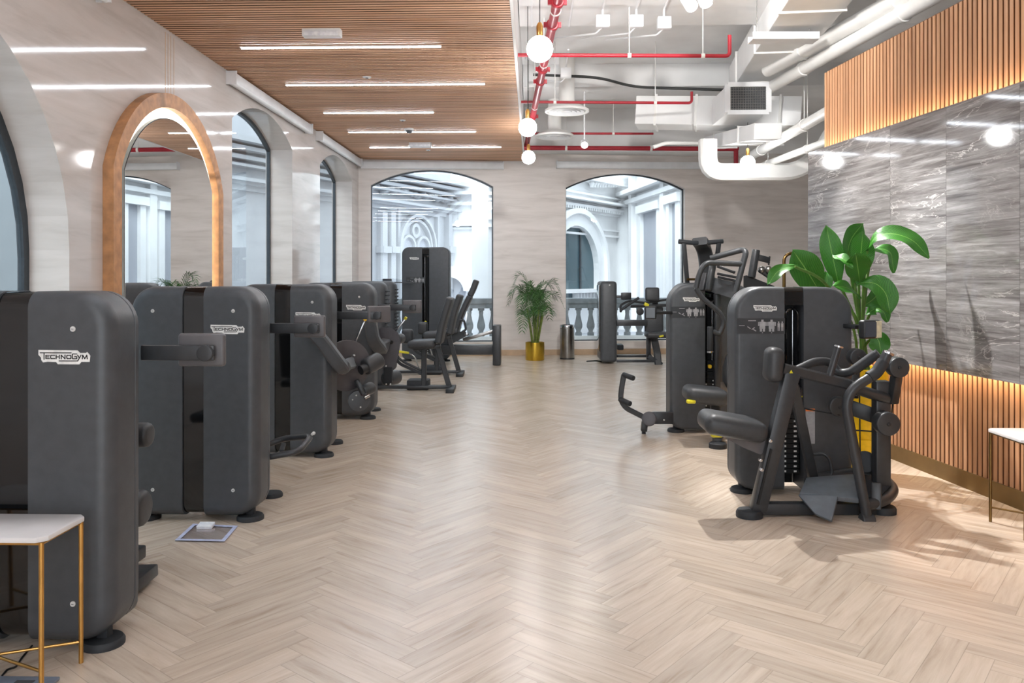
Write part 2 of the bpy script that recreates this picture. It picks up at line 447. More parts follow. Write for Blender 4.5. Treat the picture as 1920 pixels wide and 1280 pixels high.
# ================================================================ room frame
WL = -3.42                                   # left wall plane
ZW = 3.86                                    # wood ceiling
ZS = 4.85                                    # concrete slab
XE = -.2                                     # edge of the wood ceiling
YN = -2.2                                    # the room goes on this far behind the camera
BETA = math.radians(7.2)
BD = V((math.cos(BETA), math.sin(BETA), 0)); BN = V((-math.sin(BETA), math.cos(BETA), 0))
d0 = on_x(672, WL); B0 = at(672, HOR, d0); B0.z = 0
def bk(s, z, n=0.): return B0 + BD * s + BN * n + V((0, 0, z))
def bks(px, n=0.):
    P = B0 + BN * n
    d = on_line(px, P, BD); return (at(px, HOR, d) - B0).dot(BD), d
def zpx(py, d): return EYE + (HOR - py) / F * d
PT = at(815, HOR, 1.); PT.z = 0; PT.normalize()      # partition direction, away from the camera
PNR = V((PT.y, -PT.x, 0))                            # partition normal, away from the room
P0 = fl(1671, 859); P0.z = 0
def pw(t, z, n=0.): return P0 + PT * t + PNR * n + V((0, 0, z))
def pws(px, n=0.):
    P = P0 + PNR * n
    d = on_line(px, P, PT); q = at(px, HOR, d) - P; return q.dot(PT), d

# ---------------------------------------------------------------- floor: real herringbone planks
fm = bmesh.new(); uvl = fm.loops.layers.uv.new('UVMap'); tl = fm.faces.layers.float.new('tint')
AX, CR = PT, PNR
O = fl(966, 1172); O.z = 0
O = O - CR * ((PL - PW / 2) / math.sqrt(2)) - AX * ((PL + PW / 2) / math.sqrt(2))
r2 = math.sqrt(.5)
def fp(x, y): return O + AX * ((x + y) * r2) + CR * ((x - y) * r2)
def plank(x, y, lx, ly):
    q = [(x, y), (x + lx, y), (x + lx, y + ly), (x, y + ly)]
    P = [fp(*a) for a in q]
    c = sum(P, V()) / 4
    if not (-5.2 < c.x < 7.2 and YN - .6 < c.y < 17.6): return
    f = fm.faces.new([fm.verts.new(p) for p in P]); f[tl] = random.random()
    for l, (a, b) in zip(f.loops, q):
        u, v = a - x, b - y
        l[uvl].uv = (u, v) if lx > ly else (v, u)
for k in range(-160, 320):
    for m_ in range(-14, 15):
        hx, hy = k * PW + m_ * PL, k * PW - m_ * PL
        plank(hx, hy, PL, PW); plank(hx + PL, hy + PW - PL, PW, PL)
me = bpy.data.meshes.new('floor'); fm.to_mesh(me); fm.free(); me.materials.append(MATS['oak_herringbone'])
floor = bpy.data.objects.new('floor', me); C.objects.link(floor); struct(floor)
struct(MB().span((-5.4, YN - .8, -.2), (7.4, 18, -.012)).build('floor_screed', 'slab_white'))
sub = bpy.data.objects['floor_screed']; sub.name = 'trim_1'

# ---------------------------------------------------------------- walls with arched openings
def arch(u0, u1, zs, za, n=20):
    """points of a segmental arch from (u0,zs) over (mid,za) to (u1,zs)"""
    c = (u1 - u0) / 2; r = za - zs; R = (c * c + r * r) / (2 * r); zc = za - R; um = (u0 + u1) / 2
    a0 = math.asin(min(1, c / R))
    if r > c: a0 = math.pi - a0
    return [(um + R * math.sin(-a0 + 2 * a0 * i / n), zc + R * math.cos(-a0 + 2 * a0 * i / n)) for i in range(n + 1)]
def wall(name, f, u0, u1, ztop, thick, openings, mat='cream_marble'):
    """f(u,z,t) -> world; openings: (u0,u1,zsill,zspring,zapex) sorted by u"""
    m = MB(); cur = u0
    for (a, b, zl, zs, za) in openings:
        m.prism([(cur, 0), (a, 0), (a, ztop), (cur, ztop)], f, 0, thick)
        if zl > 0: m.prism([(a, 0), (b, 0), (b, zl), (a, zl)], f, 0, thick)
        ap = arch(a, b, zs, za)
        for (p, q) in zip(ap, ap[1:]):
            m.prism([p, q, (q[0], ztop), (p[0], ztop)], f, 0, thick)
        cur = b
    m.prism([(cur, 0), (u1, 0), (u1, ztop), (cur, ztop)], f, 0, thick)
    bmesh.ops.remove_doubles(m.bm, verts=m.bm.verts, dist=.0005)
    # inner faces where two pieces meet
    seen = {}
    for fc in m.bm.faces:
        seen.setdefault(tuple(sorted(v.index for v in fc.verts)), []).append(fc)
    m.bm.verts.index_update(); seen = {}
    for fc in m.bm.faces: seen.setdefault(frozenset(v.index for v in fc.verts), []).append(fc)
    dead = [fc for l in seen.values() if len(l) > 1 for fc in l]
    bmesh.ops.delete(m.bm, geom=dead, context='FACES')
    return struct(m.build(name, mat, smooth=False))
def yl(px): return at(px, HOR, on_x(px, WL)).y
ZSP, ZAP = 3.36, 3.66
w1a, w1b, w2a, w2b = yl(435), yl(548), yl(600), yl(660)
ycor = B0.y
RW = .38
fL = lambda u, v, t: V((WL - t, u, v))
lw = [(2.61, 5.81, .0, 1.75, 3.35), (w1a, w1b, .22, ZSP, ZAP), (w2a, w2b, .22, ZSP, ZAP)]
wall('wall_left', fL, YN, ycor + .02, ZS, RW, lw)
sA, dA = bks(695); sB, dB = bks(925); sC, dC = bks(1061); sD, dD = bks(1284)
ZB = .27
bw = [(sA, sB, ZB, zpx(347, dA), zpx(318, (dA + dB) / 2)), (sC, sD, ZB, zpx(351.5, dC), zpx(325, (dC + dD) / 2))]
fB = lambda u, v, t: bk(u, v, t)
wall('wall_back', fB, -.36, 10.2, ZS, .3, bw, 'honed_marble')
# windows: frame + pane set deep in the reveals
def window(n, f, a, b, zl, zs, za, t, fw, mull=()):
    ap = arch(a, b, zs, za); e = .0015
    m = MB()
    ring = [(a, zl)] + ap + [(b, zl)]
    cx_, cz_ = (a + b) / 2, (zl + zs) / 2
    def inn(p, q=fw):
        # shrink towards the inside along x and z
        u = p[0] + (q if p[0] < cx_ - 1e-6 else -q if p[0] > cx_ + 1e-6 else 0)
        z = p[1] + (q if p[1] <= zl + 1e-6 else -q)
        return (u, z)
    R2 = [inn(p) for p in ring]
    for i in range(len(ring)):
        j = (i + 1) % len(ring)
        m.prism([ring[i], ring[j], R2[j], R2[i]], f, t, t + .05)
    fr = struct(m.build('window_%d' % n, 'window_frame', smooth=False))
    for u in mull:
        struct(MB().prism([(u - .012, zl), (u + .012, zl), (u + .012, zs), (u - .012, zs)], f, t + .005, t + .045).build('mullion', 'window_frame', fr, smooth=False))
    p = MB().prism(R2, f, t + .02, t + .022)
    struct(p.build('pane', 'glass', fr, smooth=False))
    return fr
window(1, fL, *lw[0], .30, .06)
window(2, fL, *lw[1], .31, .035)
window(3, fL, *lw[2], .31, .035)
window(4, fB, *bw[0], .1, .022)
window(5, fB, *bw[1], .1, .022)
# skirting along the back wall
m = MB(); m.prism([(0.02, 0), (9.8, 0), (9.8, .11), (.02, .11)], fB, -.018, -.0)
struct(m.build('baseboard_back', 'skirting', smooth=False))
m = MB()
for a, b in ((5.83, 15.4),):
    m.span((WL, a, 0), (WL + .018, b, .11))
struct(m.build('baseboard_left', 'skirting', smooth=False))
# far side wall beyond the partition
struct(MB().span((6.3, YN, 0), (6.5, 17.4, ZS)).build('wall_right', 'slab_white', smooth=False))
for i_, (xa, xb) in enumerate(((WL, -1.9), (1.9, 6.3))):  # unseen rear wall pieces, added to cut the daylight from behind
    struct(MB().span((xa, YN - .2, 0), (xb, YN, ZS)).build('wall_light_block_%d' % (i_ + 1), 'honed_marble', smooth=False))
# ---------------------------------------------------------------- ceilings
m = MB()
n = int((ycor + .35 - YN) / .0605)
for i in range(n):
    y = YN + i * .0605
    m.span((WL + .003, y, ZW), (XE, y + .036, ZW + .003), tint=random.random())
ce = struct(m.build('ceiling', 'ceiling_slats', smooth=False))
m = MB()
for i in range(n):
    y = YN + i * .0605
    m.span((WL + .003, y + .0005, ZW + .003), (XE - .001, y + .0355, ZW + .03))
struct(m.build('slat_gap_shade', 'slat_gap_shade', ce, smooth=False))  # dark slat sides stand in for the shade in the gaps
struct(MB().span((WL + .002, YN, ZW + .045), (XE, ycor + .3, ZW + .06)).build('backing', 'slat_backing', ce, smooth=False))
struct(MB().span((XE + .002, YN, ZW - .005), (XE + .03, ycor + .36, ZS)).build('trim_2', 'slab_white', smooth=False))
struct(MB().span((-4., YN, ZS), (6.6, 17.02, ZS + .15)).build('ceiling_slab', 'slab_white', smooth=False))
bpy.data.objects['ceiling_slab'].name = 'ceiling_2'
# concrete beams of the bare slab: underside ends at row 46, next one starts at row 145
def beam(n, d0_, d1_, z):
    a = at(1000, HOR, d0_).y; b = at(1000, HOR, d1_).y
    return struct(MB().span((XE + .04, a, z), (6.28, b, ZS - .001)).build('trim_%d' % n, 'slab_white', smooth=False))
beam(3, 8.0, 9.5, 4.53)
beam(4, 12.4, 13.3, 4.5)
struct(MB().prism([(3.2, 4.02), (9.4, 4.02), (9.4, ZS), (3.2, ZS)], fB, -.5, -.004).build('trim_5', 'slab_white', smooth=False))

# ---------------------------------------------------------------- partition: slatted wood, stone slabs
tN = pws(1546)[0]                                   # far end of the wood
t0 = -9.2
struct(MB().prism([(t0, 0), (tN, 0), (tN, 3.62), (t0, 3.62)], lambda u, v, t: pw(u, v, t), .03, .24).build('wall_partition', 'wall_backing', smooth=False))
bpy.data.objects['wall_partition'].name = 'wall_right_partition'
def slats(name, z0, z1):
    m = MB(); k = int((tN - t0) / .053)
    for i in range(k):
        u = tN - .0 - i * .053
        m.prism([(u - .034, z0), (u, z0), (u, z1), (u - .034, z1)], lambda a, b, t: pw(a, b, t), .0, .006)
    m.bm.faces.ensure_lookup_table(); lay = m.tint
    for i in range(0, len(m.bm.faces), 6):
        tv = random.random()
        for j in range(6): m.bm.faces[i + j][lay] = tv
    o = struct(m.build(name, 'wall_slats', smooth=False))
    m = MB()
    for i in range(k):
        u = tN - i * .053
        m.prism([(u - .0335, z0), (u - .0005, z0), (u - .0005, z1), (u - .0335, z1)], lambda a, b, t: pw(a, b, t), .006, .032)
    struct(m.build('slat_gap_shade', 'wall_gap_shade', o, smooth=False))  # gap shade painted as dark sides behind the wood faces
    return o
slats('trim_6', 2.6, 3.6); slats('trim_7', .125, .99)
struct(MB().prism([(t0, 0), (tN, 0), (tN, .125), (t0, .125)], lambda u, v, t: pw(u, v, t), -.012, .03).build('baseboard_right', 'bronze_base', smooth=False))
SO = -.11                                            # the slabs stand this far off the wood
js = [pws(px, SO)[0] for px in (1515, 1669, 1774, 1912)]
js += [js[-1] - .83 * (i + 1) for i in range(9)]
m = MB()
sv = [.2, .75, .45, .6, .3, .7, .5, .2, .8, .4, .6, .3]
for i, (a, b) in enumerate(zip(js, js[1:])):
    n0 = len(m.bm.faces)
    m.prism([(b + .0015, .855), (a - .0015, .855), (a - .0015, 2.82), (b + .0015, 2.82)], lambda u, v, t: pw(u, v, t), SO, SO + .03)
    m.bm.faces.ensure_lookup_table(); lay = m.tint
    for f_ in m.bm.faces[n0:]: f_[lay] = sv[i]
st = struct(m.build('stone_panel', 'silver_travertine', smooth=False))
st.name = 'trim_8'
for nm, z in (('trim_9', 2.78), ('trim_10', .875)):
    o = MB().prism([(js[-1] + .05, z), (js[0] - .1, z), (js[0] - .1, z + .014), (js[-1] + .05, z + .014)], lambda u, v, t: pw(u, v, t), -.075, -.05).build(nm, 'cove_led', smooth=False)
    struct(o)
for i, t in enumerate(js[1:-1]):
    pass
m = MB()
for a, b in zip(js, js[1:]):
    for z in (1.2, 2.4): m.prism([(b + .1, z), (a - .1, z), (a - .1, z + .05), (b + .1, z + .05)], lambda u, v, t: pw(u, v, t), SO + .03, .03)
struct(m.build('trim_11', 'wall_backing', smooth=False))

# ---------------------------------------------------------------- arched mirror
yA, yB = yl(192), at(418, HOR, on_x(418, WL + .085)).y
zs_, za_ = 2.44, 3.245
def ring_pts(g):
    return [(yA + g, .12 + g)] + arch(yA + g, yB - g, zs_, za_ - g, 28) + [(yB - g, .12 + g)]
mir = thing('arched_mirror', 'tall arched wall mirror in a thick wooden frame lit by a glowing strip', 'mirror', (WL, (yA + yB) / 2, .12))
o_, i_ = ring_pts(0), ring_pts(.13)
m = MB(); fM = lambda u, v, t: V((WL + t, u, v))
for k in range(len(o_)):
    j = (k + 1) % len(o_)
    m.prism([o_[k], o_[j], i_[j], i_[k]], fM, .002, .09)
bmesh.ops.remove_doubles(m.bm, verts=m.bm.verts, dist=.0004)
sn = {}
m.bm.verts.index_update()
for fc in m.bm.faces: sn.setdefault(frozenset(v.index for v in fc.verts), []).append(fc)
bmesh.ops.delete(m.bm, geom=[fc for l in sn.values() if len(l) > 1 for fc in l], context='FACES')
m.build('frame', 'wood_frame', mir, angle=30)
g_ = ring_pts(.235)
m = MB()
for k in range(len(i_)):
    j = (k + 1) % len(i_)
    m.prism([i_[k], i_[j], g_[j], g_[k]], fM, .003, .02)
tag_ = m.build('light_strip', 'mirror_led', mir, smooth=False); tag_['label'] = 'glowing white light strip'
m = MB().prism(ring_pts(.225), fM, .022, .058); mb_ = m.build('mirror_edge', 'window_frame', mir, smooth=False)
m = MB().prism(ring_pts(.232), fM, .0585, .062); m.build('mirror_glass', 'mirror', mir, smooth=False)
# thin grooves cut in the marble above the mirror
m = MB()
for px in (310, 315, 320, 326):
    y = yl(px); m.span((WL - .001, y - .004, 3.25), (WL + .002, y + .004, ZW - .03))
struct(m.build('trim_12', 'skirting', smooth=False))

# ---------------------------------------------------------------- roller blinds
def blind(p0, p1, out, label):
    """white cassette from p0 to p1 (its top edge against the wall), standing off along out"""
    t = thing('roller_blind', label, 'roller blind', p0, group='roller blind cassettes')
    L = (p1 - p0); out = V(out)
    a = p0 + out * .055 - V((0, 0, .065)); b = p1 + out * .055 - V((0, 0, .065))
    MB().bar(a, b, .1, .12, up=(0, 0, 1), bev=.012).build('cassette', 'white_plastic', t)
    MB().cyl(a + out * .02 - V((0, 0, .05)), b + out * .02 - V((0, 0, .05)), .03).build('fabric_roll', 'white_plastic', t)
    u = L.normalized()
    for q in (a, b): MB().bar(q - u * .008, q + u * .008, .13, .15).build('end_cap', 'white_plastic', t)
    return t
yb = lambda px, py: at(px, HOR, on_x(px, WL)).y
zb = ZW - .02
blind(V((WL, yl(424), zb)), V((WL, yl(572), zb)), (1, 0, 0), 'white roller blind cassette over the side window nearest the arched mirror')
blind(V((WL, yl(592), zb)), V((WL, ycor - .16, zb)), (1, 0, 0), 'white roller blind cassette over the side window in the far corner')
blind(V((WL, 3.0, zb)), V((WL, yl(180), zb)), (1, 0, 0), 'white roller blind cassette over the large arched niche nearest the camera')
sE, dE = bks(678); sF, dF = bks(943)
blind(bk(sE, zpx(303, dE)), bk(sF, zpx(305, dF)), -BN, 'white roller blind cassette over the back window behind the tall weight tower')
sE, dE = bks(1043); sF, dF = bks(1325)
blind(bk(sE, zpx(303, dE)), bk(sF, zpx(305, dF)), -BN, 'white roller blind cassette over the back window with the red pipe above it')

# ---------------------------------------------------------------- ceiling lights in the wood
bars = [(449, 828, 86.5), (534, 910, 157), (606, 814, 210), (652, 893, 246), (692, 940, 275)]
lab = ['nearest the camera, beyond the boxy emergency light', 'second from the camera, beyond the round sensor', 'the short one, third from the camera',
       'fourth from the camera, beside the smoke detector', 'farthest from the camera, by the end wall']
def strip_light(x0, x1, y, label):
    t = thing('strip_light', label, 'ceiling light', ((x0 + x1) / 2, y, ZW - .012), group='linear lights in the wood ceiling')
    MB().span((x0, y - .022, ZW - .012), (x1, y + .022, ZW + .03)).build('housing', 'white_plastic', t, smooth=False)
    MB().span((x0 + .01, y - .017, ZW - .016), (x1 - .01, y + .017, ZW - .0122)).build('diffuser', 'led_strip', t, smooth=False)
for (a, b, py), l in zip(bars, lab):
    d = (ZW - EYE) * F / (HOR - py)
    A, B = at(a, py, d), at(b, py, d)
    strip_light(A.x, B.x, (A.y + B.y) / 2, 'slim linear ceiling light in slatted wood, ' + l)
for y in (5.1, 3.8, 2.5, .6, -1.2):
    strip_light(-2.4, -.45, y, 'slim linear light in the wood ceiling near the camera, %s of five' % {5.1: 'first', 3.8: 'second', 2.5: 'third', .6: 'fourth', -1.2: 'fifth'}[y])
def on_ceiling(px, py, z=ZW): return at(px, py, (z - EYE) * F / (HOR - py))
p = on_ceiling(604, 56); t = thing('emergency_light', 'boxy white emergency light under the wood ceiling, nearest the camera', 'emergency light', (p.x, p.y, ZW - .07))
MB().box((p.x, p.y, ZW - .025), (.36, .1, .088), bev=.012).build('housing', 'white_plastic', t)
MB().box((p.x, p.y - .045, ZW - .045), (.31, .02, .045), bev=.006).build('diffuser', 'paper', t)
p = on_ceiling(788, 268); t = thing('emergency_light', 'small boxy white emergency light under the wood ceiling near the end wall', 'emergency light', (p.x, p.y, ZW - .07))
MB().box((p.x, p.y, ZW - .03), (.38, .12, .098), bev=.012).build('housing', 'white_plastic', t)
MB().box((p.x, p.y - .055, ZW - .045), (.33, .02, .05), bev=.006).build('diffuser', 'paper', t)
for (px, py, r, l) in ((688, 144, .05, 'round white sensor on the wood ceiling nearest the camera'), (755, 225, .045, 'round white sensor on the wood ceiling near the smoke detector'), (803, 281, .045, 'round white sensor on the wood ceiling closest to the end wall')):
    p = on_ceiling(px, py); t = thing('ceiling_sensor', l, 'sensor', (p.x, p.y, ZW - .014))
    MB().lathe([(0, -.012), (r * .6, -.012), (r, -.004), (r, 0)], (p.x, p.y, ZW - .001)).build('cover', 'white_plastic', t)
    MB().lathe([(0, -.02), (r * .3, -.018), (r * .35, -.01)], (p.x, p.y, ZW - .001)).build('lens', 'grey_plastic', t)
p = on_ceiling(767, 241); t = thing('smoke_detector', 'white smoke detector with a drop base on the wood ceiling', 'smoke detector', (p.x, p.y, ZW - .07))
MB().lathe([(0, -.03), (.07, -.03), (.075, 0)], (p.x, p.y, ZW - .001)).build('base', 'white_plastic', t)
MB().lathe([(0, -.07), (.03, -.07), (.052, -.05), (.052, -.03)], (p.x, p.y, ZW - .001)).build('sensing_head', 'grey_plastic', t)
# ================================================================ pendant globes
def pendant(px, py, d, label, r=.1):
    c = at(px, py, d)
    t = thing('globe_pendant', label, 'pendant lamp', c, group='globe pendants')
    MB().sphere(c, r, 32).build('globe', 'globe', t)
    MB().lathe([(0, r - .012), (.024, r - .006), (.026, r + .075), (.014, r + .1), (0, r + .1)], c, 16).build('lamp_holder', 'brass', t)
    MB().cyl(c + V((0, 0, r + .09)), V((c.x, c.y, ZS - .005)), .0035, n=8).build('cable', 'black', t)
    MB().lathe([(0, ZS - c.z - .035), (.05, ZS - c.z - .035), (.055, ZS - c.z)], c, 16).build('ceiling_rose', 'white_plastic', t)
    return t
pendant(1012, 92, 6.1, 'white globe pendant hanging nearest the camera, in front of the red main pipe')
pendant(989.5, 239, 8.8, 'middle one of the three white globe pendants in line along the wood ceiling edge')
pendant(991, 295, 12.0, 'white globe pendant in line along the wood ceiling edge, closest to the back wall')
pendant(1402, 305, 11.1, 'white globe pendant hanging alone in front of the bent white duct')
pendant(1452, -150, 5.2, 'white globe pendant hanging near the slatted partition, above the camera view')

# ================================================================ red sprinkler pipes
ZR = 4.0
def atz(px, py, z): return at(px, py, (z - EYE) * F / (HOR - py))
a, b = atz(1047, -6, ZR), atz(986, 278, ZR)
b = a + (b - a) * .985
a2 = a + (a - b).normalized() * 6
t = thing('sprinkler_main', 'thick red sprinkler main running along the bare ceiling beside the wood ceiling edge', 'pipe', b)
MB().cyl(a2, b, .045, n=24).build('pipe', 'red_pipe', t)
D = (b - a).normalized()
for py in (4, 47, 130, 153, 218):
    p = a.lerp(b, 0); q = atz(1047 - (py + 6) * 61 / 284, py, ZR)
    s = (q - a).dot(D); c = a + D * s
    m = MB().cyl(c - D * .035, c + D * .035, .06, n=24, bev=.008)
    for sg in (-1, 1):
        x = D.cross(V((0, 0, 1))).normalized()
        m.bar(c + x * sg * .05, c + x * sg * .085, .03, .05)
    m.build('coupling', 'red_pipe', t)
for py in (20, 120, 200):
    q = atz(1047 - (py + 6) * 61 / 284, py, ZR); s = (q - a).dot(D); c = a + D * s
    m = MB().cyl(c + V((0, 0, .03)), V((c.x, c.y, ZS)), .006, n=8); m.lathe([(.052, -.012), (.052, .012)], c, 20, D.to_track_quat('Z', 'Y').to_matrix()); m.build('hanger', 'pipe_white', t)
def branch(pts, r, label, hang):
    t = thing('sprinkler_branch', label, 'pipe', pts[0], group='red sprinkler branches')
    MB().tube(pts, r, .05, 14).build('pipe', 'red_pipe', t)
    for i, f in enumerate(hang):
        c = pts[0].lerp(pts[1], f)
        MB().cyl(c, V((c.x, c.y, ZS)), .006, n=8).cyl(c - V((.02, 0, 0)), c + V((.02, 0, 0)), r * 1.35, n=14).build('hanger', 'pipe_white', t)
    e = pts[-1]
    return t
dB_ = [(ZR - EYE) * F / (HOR - y) for y in (103.5, 191.5, 250)]
p = [at(950, 103, dB_[0]), at(1368, 105, dB_[0]), at(1368, 66, dB_[0])]
branch(p, .021, 'thin red sprinkler branch crossing the bare ceiling nearest the camera', (.55, .88))
p = [at(955, 191, dB_[1]), at(1297, 193, dB_[1]), at(1297, 172, dB_[1])]
branch(p, .019, 'thin red sprinkler branch with a short upturn, second from the camera', (.25, .8))
p = [at(975, 250, dB_[2]), at(1225, 250.5, dB_[2])]
branch(p, .019, 'thin red sprinkler branch seen behind the round ceiling diffusers', (.7,))
dq = 14.6
p = [at(982, 277, dq), at(1380, 279, dq), at(1380, 330, dq)]
t = branch(p, .042, 'thick red pipe crossing in front of the end wall and turning down', (.2, .6))
c = p[1]; MB().sphere(c, .055, 16).build('elbow', 'red_pipe', t)

# ================================================================ ducts and white pipes
t = thing('bent_duct', 'fat white duct dropping from the ceiling and bending flat in front of the end wall', 'duct', at(1410, 322, 12.))
MB().rail([at(1327, 262, 12.), at(1327, 323, 12.), at(1492, 323, 12.), at(1540, 288, 12.), at(1562, 250, 12.)], .25, .23, .22, up=(0, 1, 0)).build('duct_body', 'pipe_white', t)
# air duct that ends in a grille facing the camera
A = at(1403, 184, 10.4)
t = thing('air_duct', 'white box duct ending in a dark square grille facing the camera', 'duct', A)
wx, wz = .53, .36
R_ = Matrix.Rotation(0, 3, 'Z')
MB().span(A + V((-wx / 2, .02, -wz / 2)), A + V((wx / 2, .9, wz / 2)), bev=.006).build('duct_body', 'slab_white', t, smooth=False)
m = MB()
for s in (-1, 1):
    m.span(A + V((s * wx / 2 - .035, 0, -wz / 2)), A + V((s * wx / 2 + .035, .03, wz / 2)))
    m.span(A + V((-wx / 2, -.001, s * wz / 2 - .03)), A + V((wx / 2, .03, s * wz / 2 + .03)))
g = m.build('grille_frame', 'white_plastic', t, smooth=False)
MB().span(A + V((-wx / 2 + .03, .012, -wz / 2 + .03)), A + V((wx / 2 - .03, .018, wz / 2 - .03))).build('grille_back', 'grille_dark', g, smooth=False)
m = MB()
for i in range(15):
    x = -wx / 2 + .045 + i * (wx - .09) / 14; m.span(A + V((x - .003, .004, -wz / 2 + .03)), A + V((x + .003, .012, wz / 2 - .03)))
for i in range(9):
    z = -wz / 2 + .045 + i * (wz - .09) / 8; m.span(A + V((-wx / 2 + .03, .002, z - .003)), A + V((wx / 2 - .03, .012, z + .003)))
m.build('grille_bars', 'steel', g, smooth=False)
# sloping trunk ducts around it
def boxduct(name, label, p0, p1, w_, h_, up=(0, 0, 1), ribs=0):
    t = thing(name, label, 'duct', (p0 + p1) / 2)
    MB().bar(p0, p1, w_, h_, up, bev=.008).build('duct_body', 'slab_white', t, smooth=False)
    for i in range(ribs):
        c = p0.lerp(p1, (i + .5) / ribs); u = (p1 - p0).normalized()
        MB().bar(c - u * .018, c + u * .018, w_ + .04, h_ + .04, up).build('flange', 'pipe_white', t, smooth=False)
    return t
boxduct('trunk_duct', 'big white trunk duct slanting towards the camera above the grille duct', atz(1408, 150, 4.42), atz(1560, -70, 4.42), .62, .4, ribs=3)
boxduct('trunk_duct', 'low white box duct crossing the ceiling between the red pipes and the grille', at(1195, 212, 12.2), at(1500, 214, 11.6), .5, .42, up=(0, 0, 1), ribs=4)
boxduct('trunk_duct', 'white box duct hung below the ceiling by the far end of the partition', at(1440, 246, 9.9), at(1340, 268, 13.4), .34, .2, ribs=2)
def pipe(name, label, pts, r, mat='pipe_white', bend=.1, bands=0, cat='pipe'):
    t = thing(name, label, cat, pts[0])
    MB().tube(pts, r, bend, 16).build('pipe', mat, t)
    for i in range(bands):
        f = (i + .5) / bands; c = pts[0].lerp(pts[1], f); u = (pts[1] - pts[0]).normalized()
        MB().cyl(c - u * .03, c + u * .03, r * 1.18, n=18).cyl(c, V((c.x, c.y, ZS)), .006, n=8).build('hanger', mat, t)
    return t
def run(px0, py0, px1, py1, z):
    p, q = atz(px0, py0, z), atz(px1, py1, z)
    return [p, q + (q - p).normalized() * 2.5]
pipe('service_pipe', 'upper of the two fat white pipes running along the top of the slatted partition', run(1440, 132, 1700, -10, 4.2), .085, bands=3)
pipe('service_pipe', 'lower fat white pipe running along the top of the slatted partition', run(1440, 166, 1760, -12, 4.05), .075, bands=3)
pipe('service_pipe', 'white pipe dropping behind the far end of the slatted partition, higher one', [at(1395, 300, 13.), at(1560, 205, 9.4)], .07, bands=2)
pipe('service_pipe', 'white pipe behind the far end of the slatted partition, lower one', [at(1410, 318, 13.), at(1560, 262, 9.8)], .05, bands=2)
pipe('service_pipe', 'thin white pipe with a step, just under the low box duct', [at(1225, 276, 12.5), at(1248, 268, 12.5), at(1470, 270, 12.2)], .03, bend=.05)
pipe('curved_conduit', 'dark conduit curving along the face of the second ceiling beam', [at(1000, 140, 11.8), at(1125, 145, 11.8), at(1185, 163, 11.8), at(1400, 170, 11.6)], .02, 'conduit_black', bend=.6, cat='conduit')
t = thing('cable_tray', 'white perforated cable tray hung across the ceiling near the slatted partition', 'cable tray', at(1466, 76, 8.6))
P, Q = at(1407, 76, 8.6), at(1530, 76, 8.6)
MB().bar(P, Q, .2, .02, up=(0, 0, 1)).bar(P + V((0, -.1, .03)), Q + V((0, -.1, .03)), .012, .07).bar(P + V((0, .1, .03)), Q + V((0, .1, .03)), .012, .07).build('tray', 'white_plastic', t, smooth=False)
m = MB()
for f in (.1, .9):
    c = P.lerp(Q, f); MB().cyl(c, V((c.x, c.y, ZS)), .005, n=8).build('hanger_rod', 'steel', t)

# round ceiling diffusers
for (px, py, d, r, l) in ((1063, 210, 12.0, .33, 'larger round white air diffuser under the bare ceiling'), (1040, 257, 13.3, .32, 'round white air diffuser closest to the end wall, nearer the globe pendants')):
    c = at(px, py, d)
    t = thing('air_diffuser', l, 'air diffuser', c, group='round air diffusers')
    MB().lathe([(0, .014), (r * .86, .014), (r * .9, 0), (r, 0), (r, .03), (r * .7, .09), (r * .35, .12), (r * .35, ZS - c.z)], c, 40).build('collar', 'pipe_white', t)
    for k in (.8, .62, .44):
        MB().lathe([(r * k, .0), (r * k - .055, .012), (r * k - .06, .008), (r * k - .006, -.006), (r * k, .0)], c, 36, caps=False).build('ring', 'white_plastic', t)
    MB().lathe([(0, -.006), (r * .24, -.002), (r * .2, .013), (0, .013)], c, 30).build('centre_disc', 'white_plastic', t)

# junction boxes and conduits on the first beam
def jbox(px, py, d, label):
    c = at(px, py, d)
    t = thing('junction_box', label, 'junction box', c, group='junction boxes on the ceiling')
    MB().box(c, (.15, .1, .13), bev=.008).build('box', 'white_plastic', t)
    MB().tube([c + V((0, 0, .05)), V((c.x, c.y, 4.5)), V((c.x, c.y - .8, 4.51))], .012, .04, 8).build('conduit', 'white_plastic', t)
    MB().tube([c + V((0, 0, -.05)), c + V((-.06, .12, -.09)), c + V((-.5, 1.6, .3))], .01, .04, 8).build('drop_conduit', 'white_plastic', t)
jbox(1130, 41, 8.8, 'white junction box under the ceiling beam, nearest the red main')
jbox(1193, 41, 8.8, 'white junction box under the ceiling beam, second from the red main')
jbox(1245, 44, 8.8, 'white junction box under the ceiling beam, third from the red main')
jbox(1061, 137, 11.2, 'white junction box on the dark curved conduit')
for i, (x, l) in enumerate(((963, 'beside the wood ceiling edge'), (997, 'between the wood edge and the red main'), (1067, 'just past the red main'))):
    A_, B_ = at(x, 50, 9.44), at(x, -40, 8.1)
    pipe('service_conduit', 'thin white conduit on the first ceiling beam, ' + l, [V((A_.x, A_.y, 4.515)), V((A_.x, A_.y - 1.3, 4.515))], .012, 'white_plastic', cat='conduit')

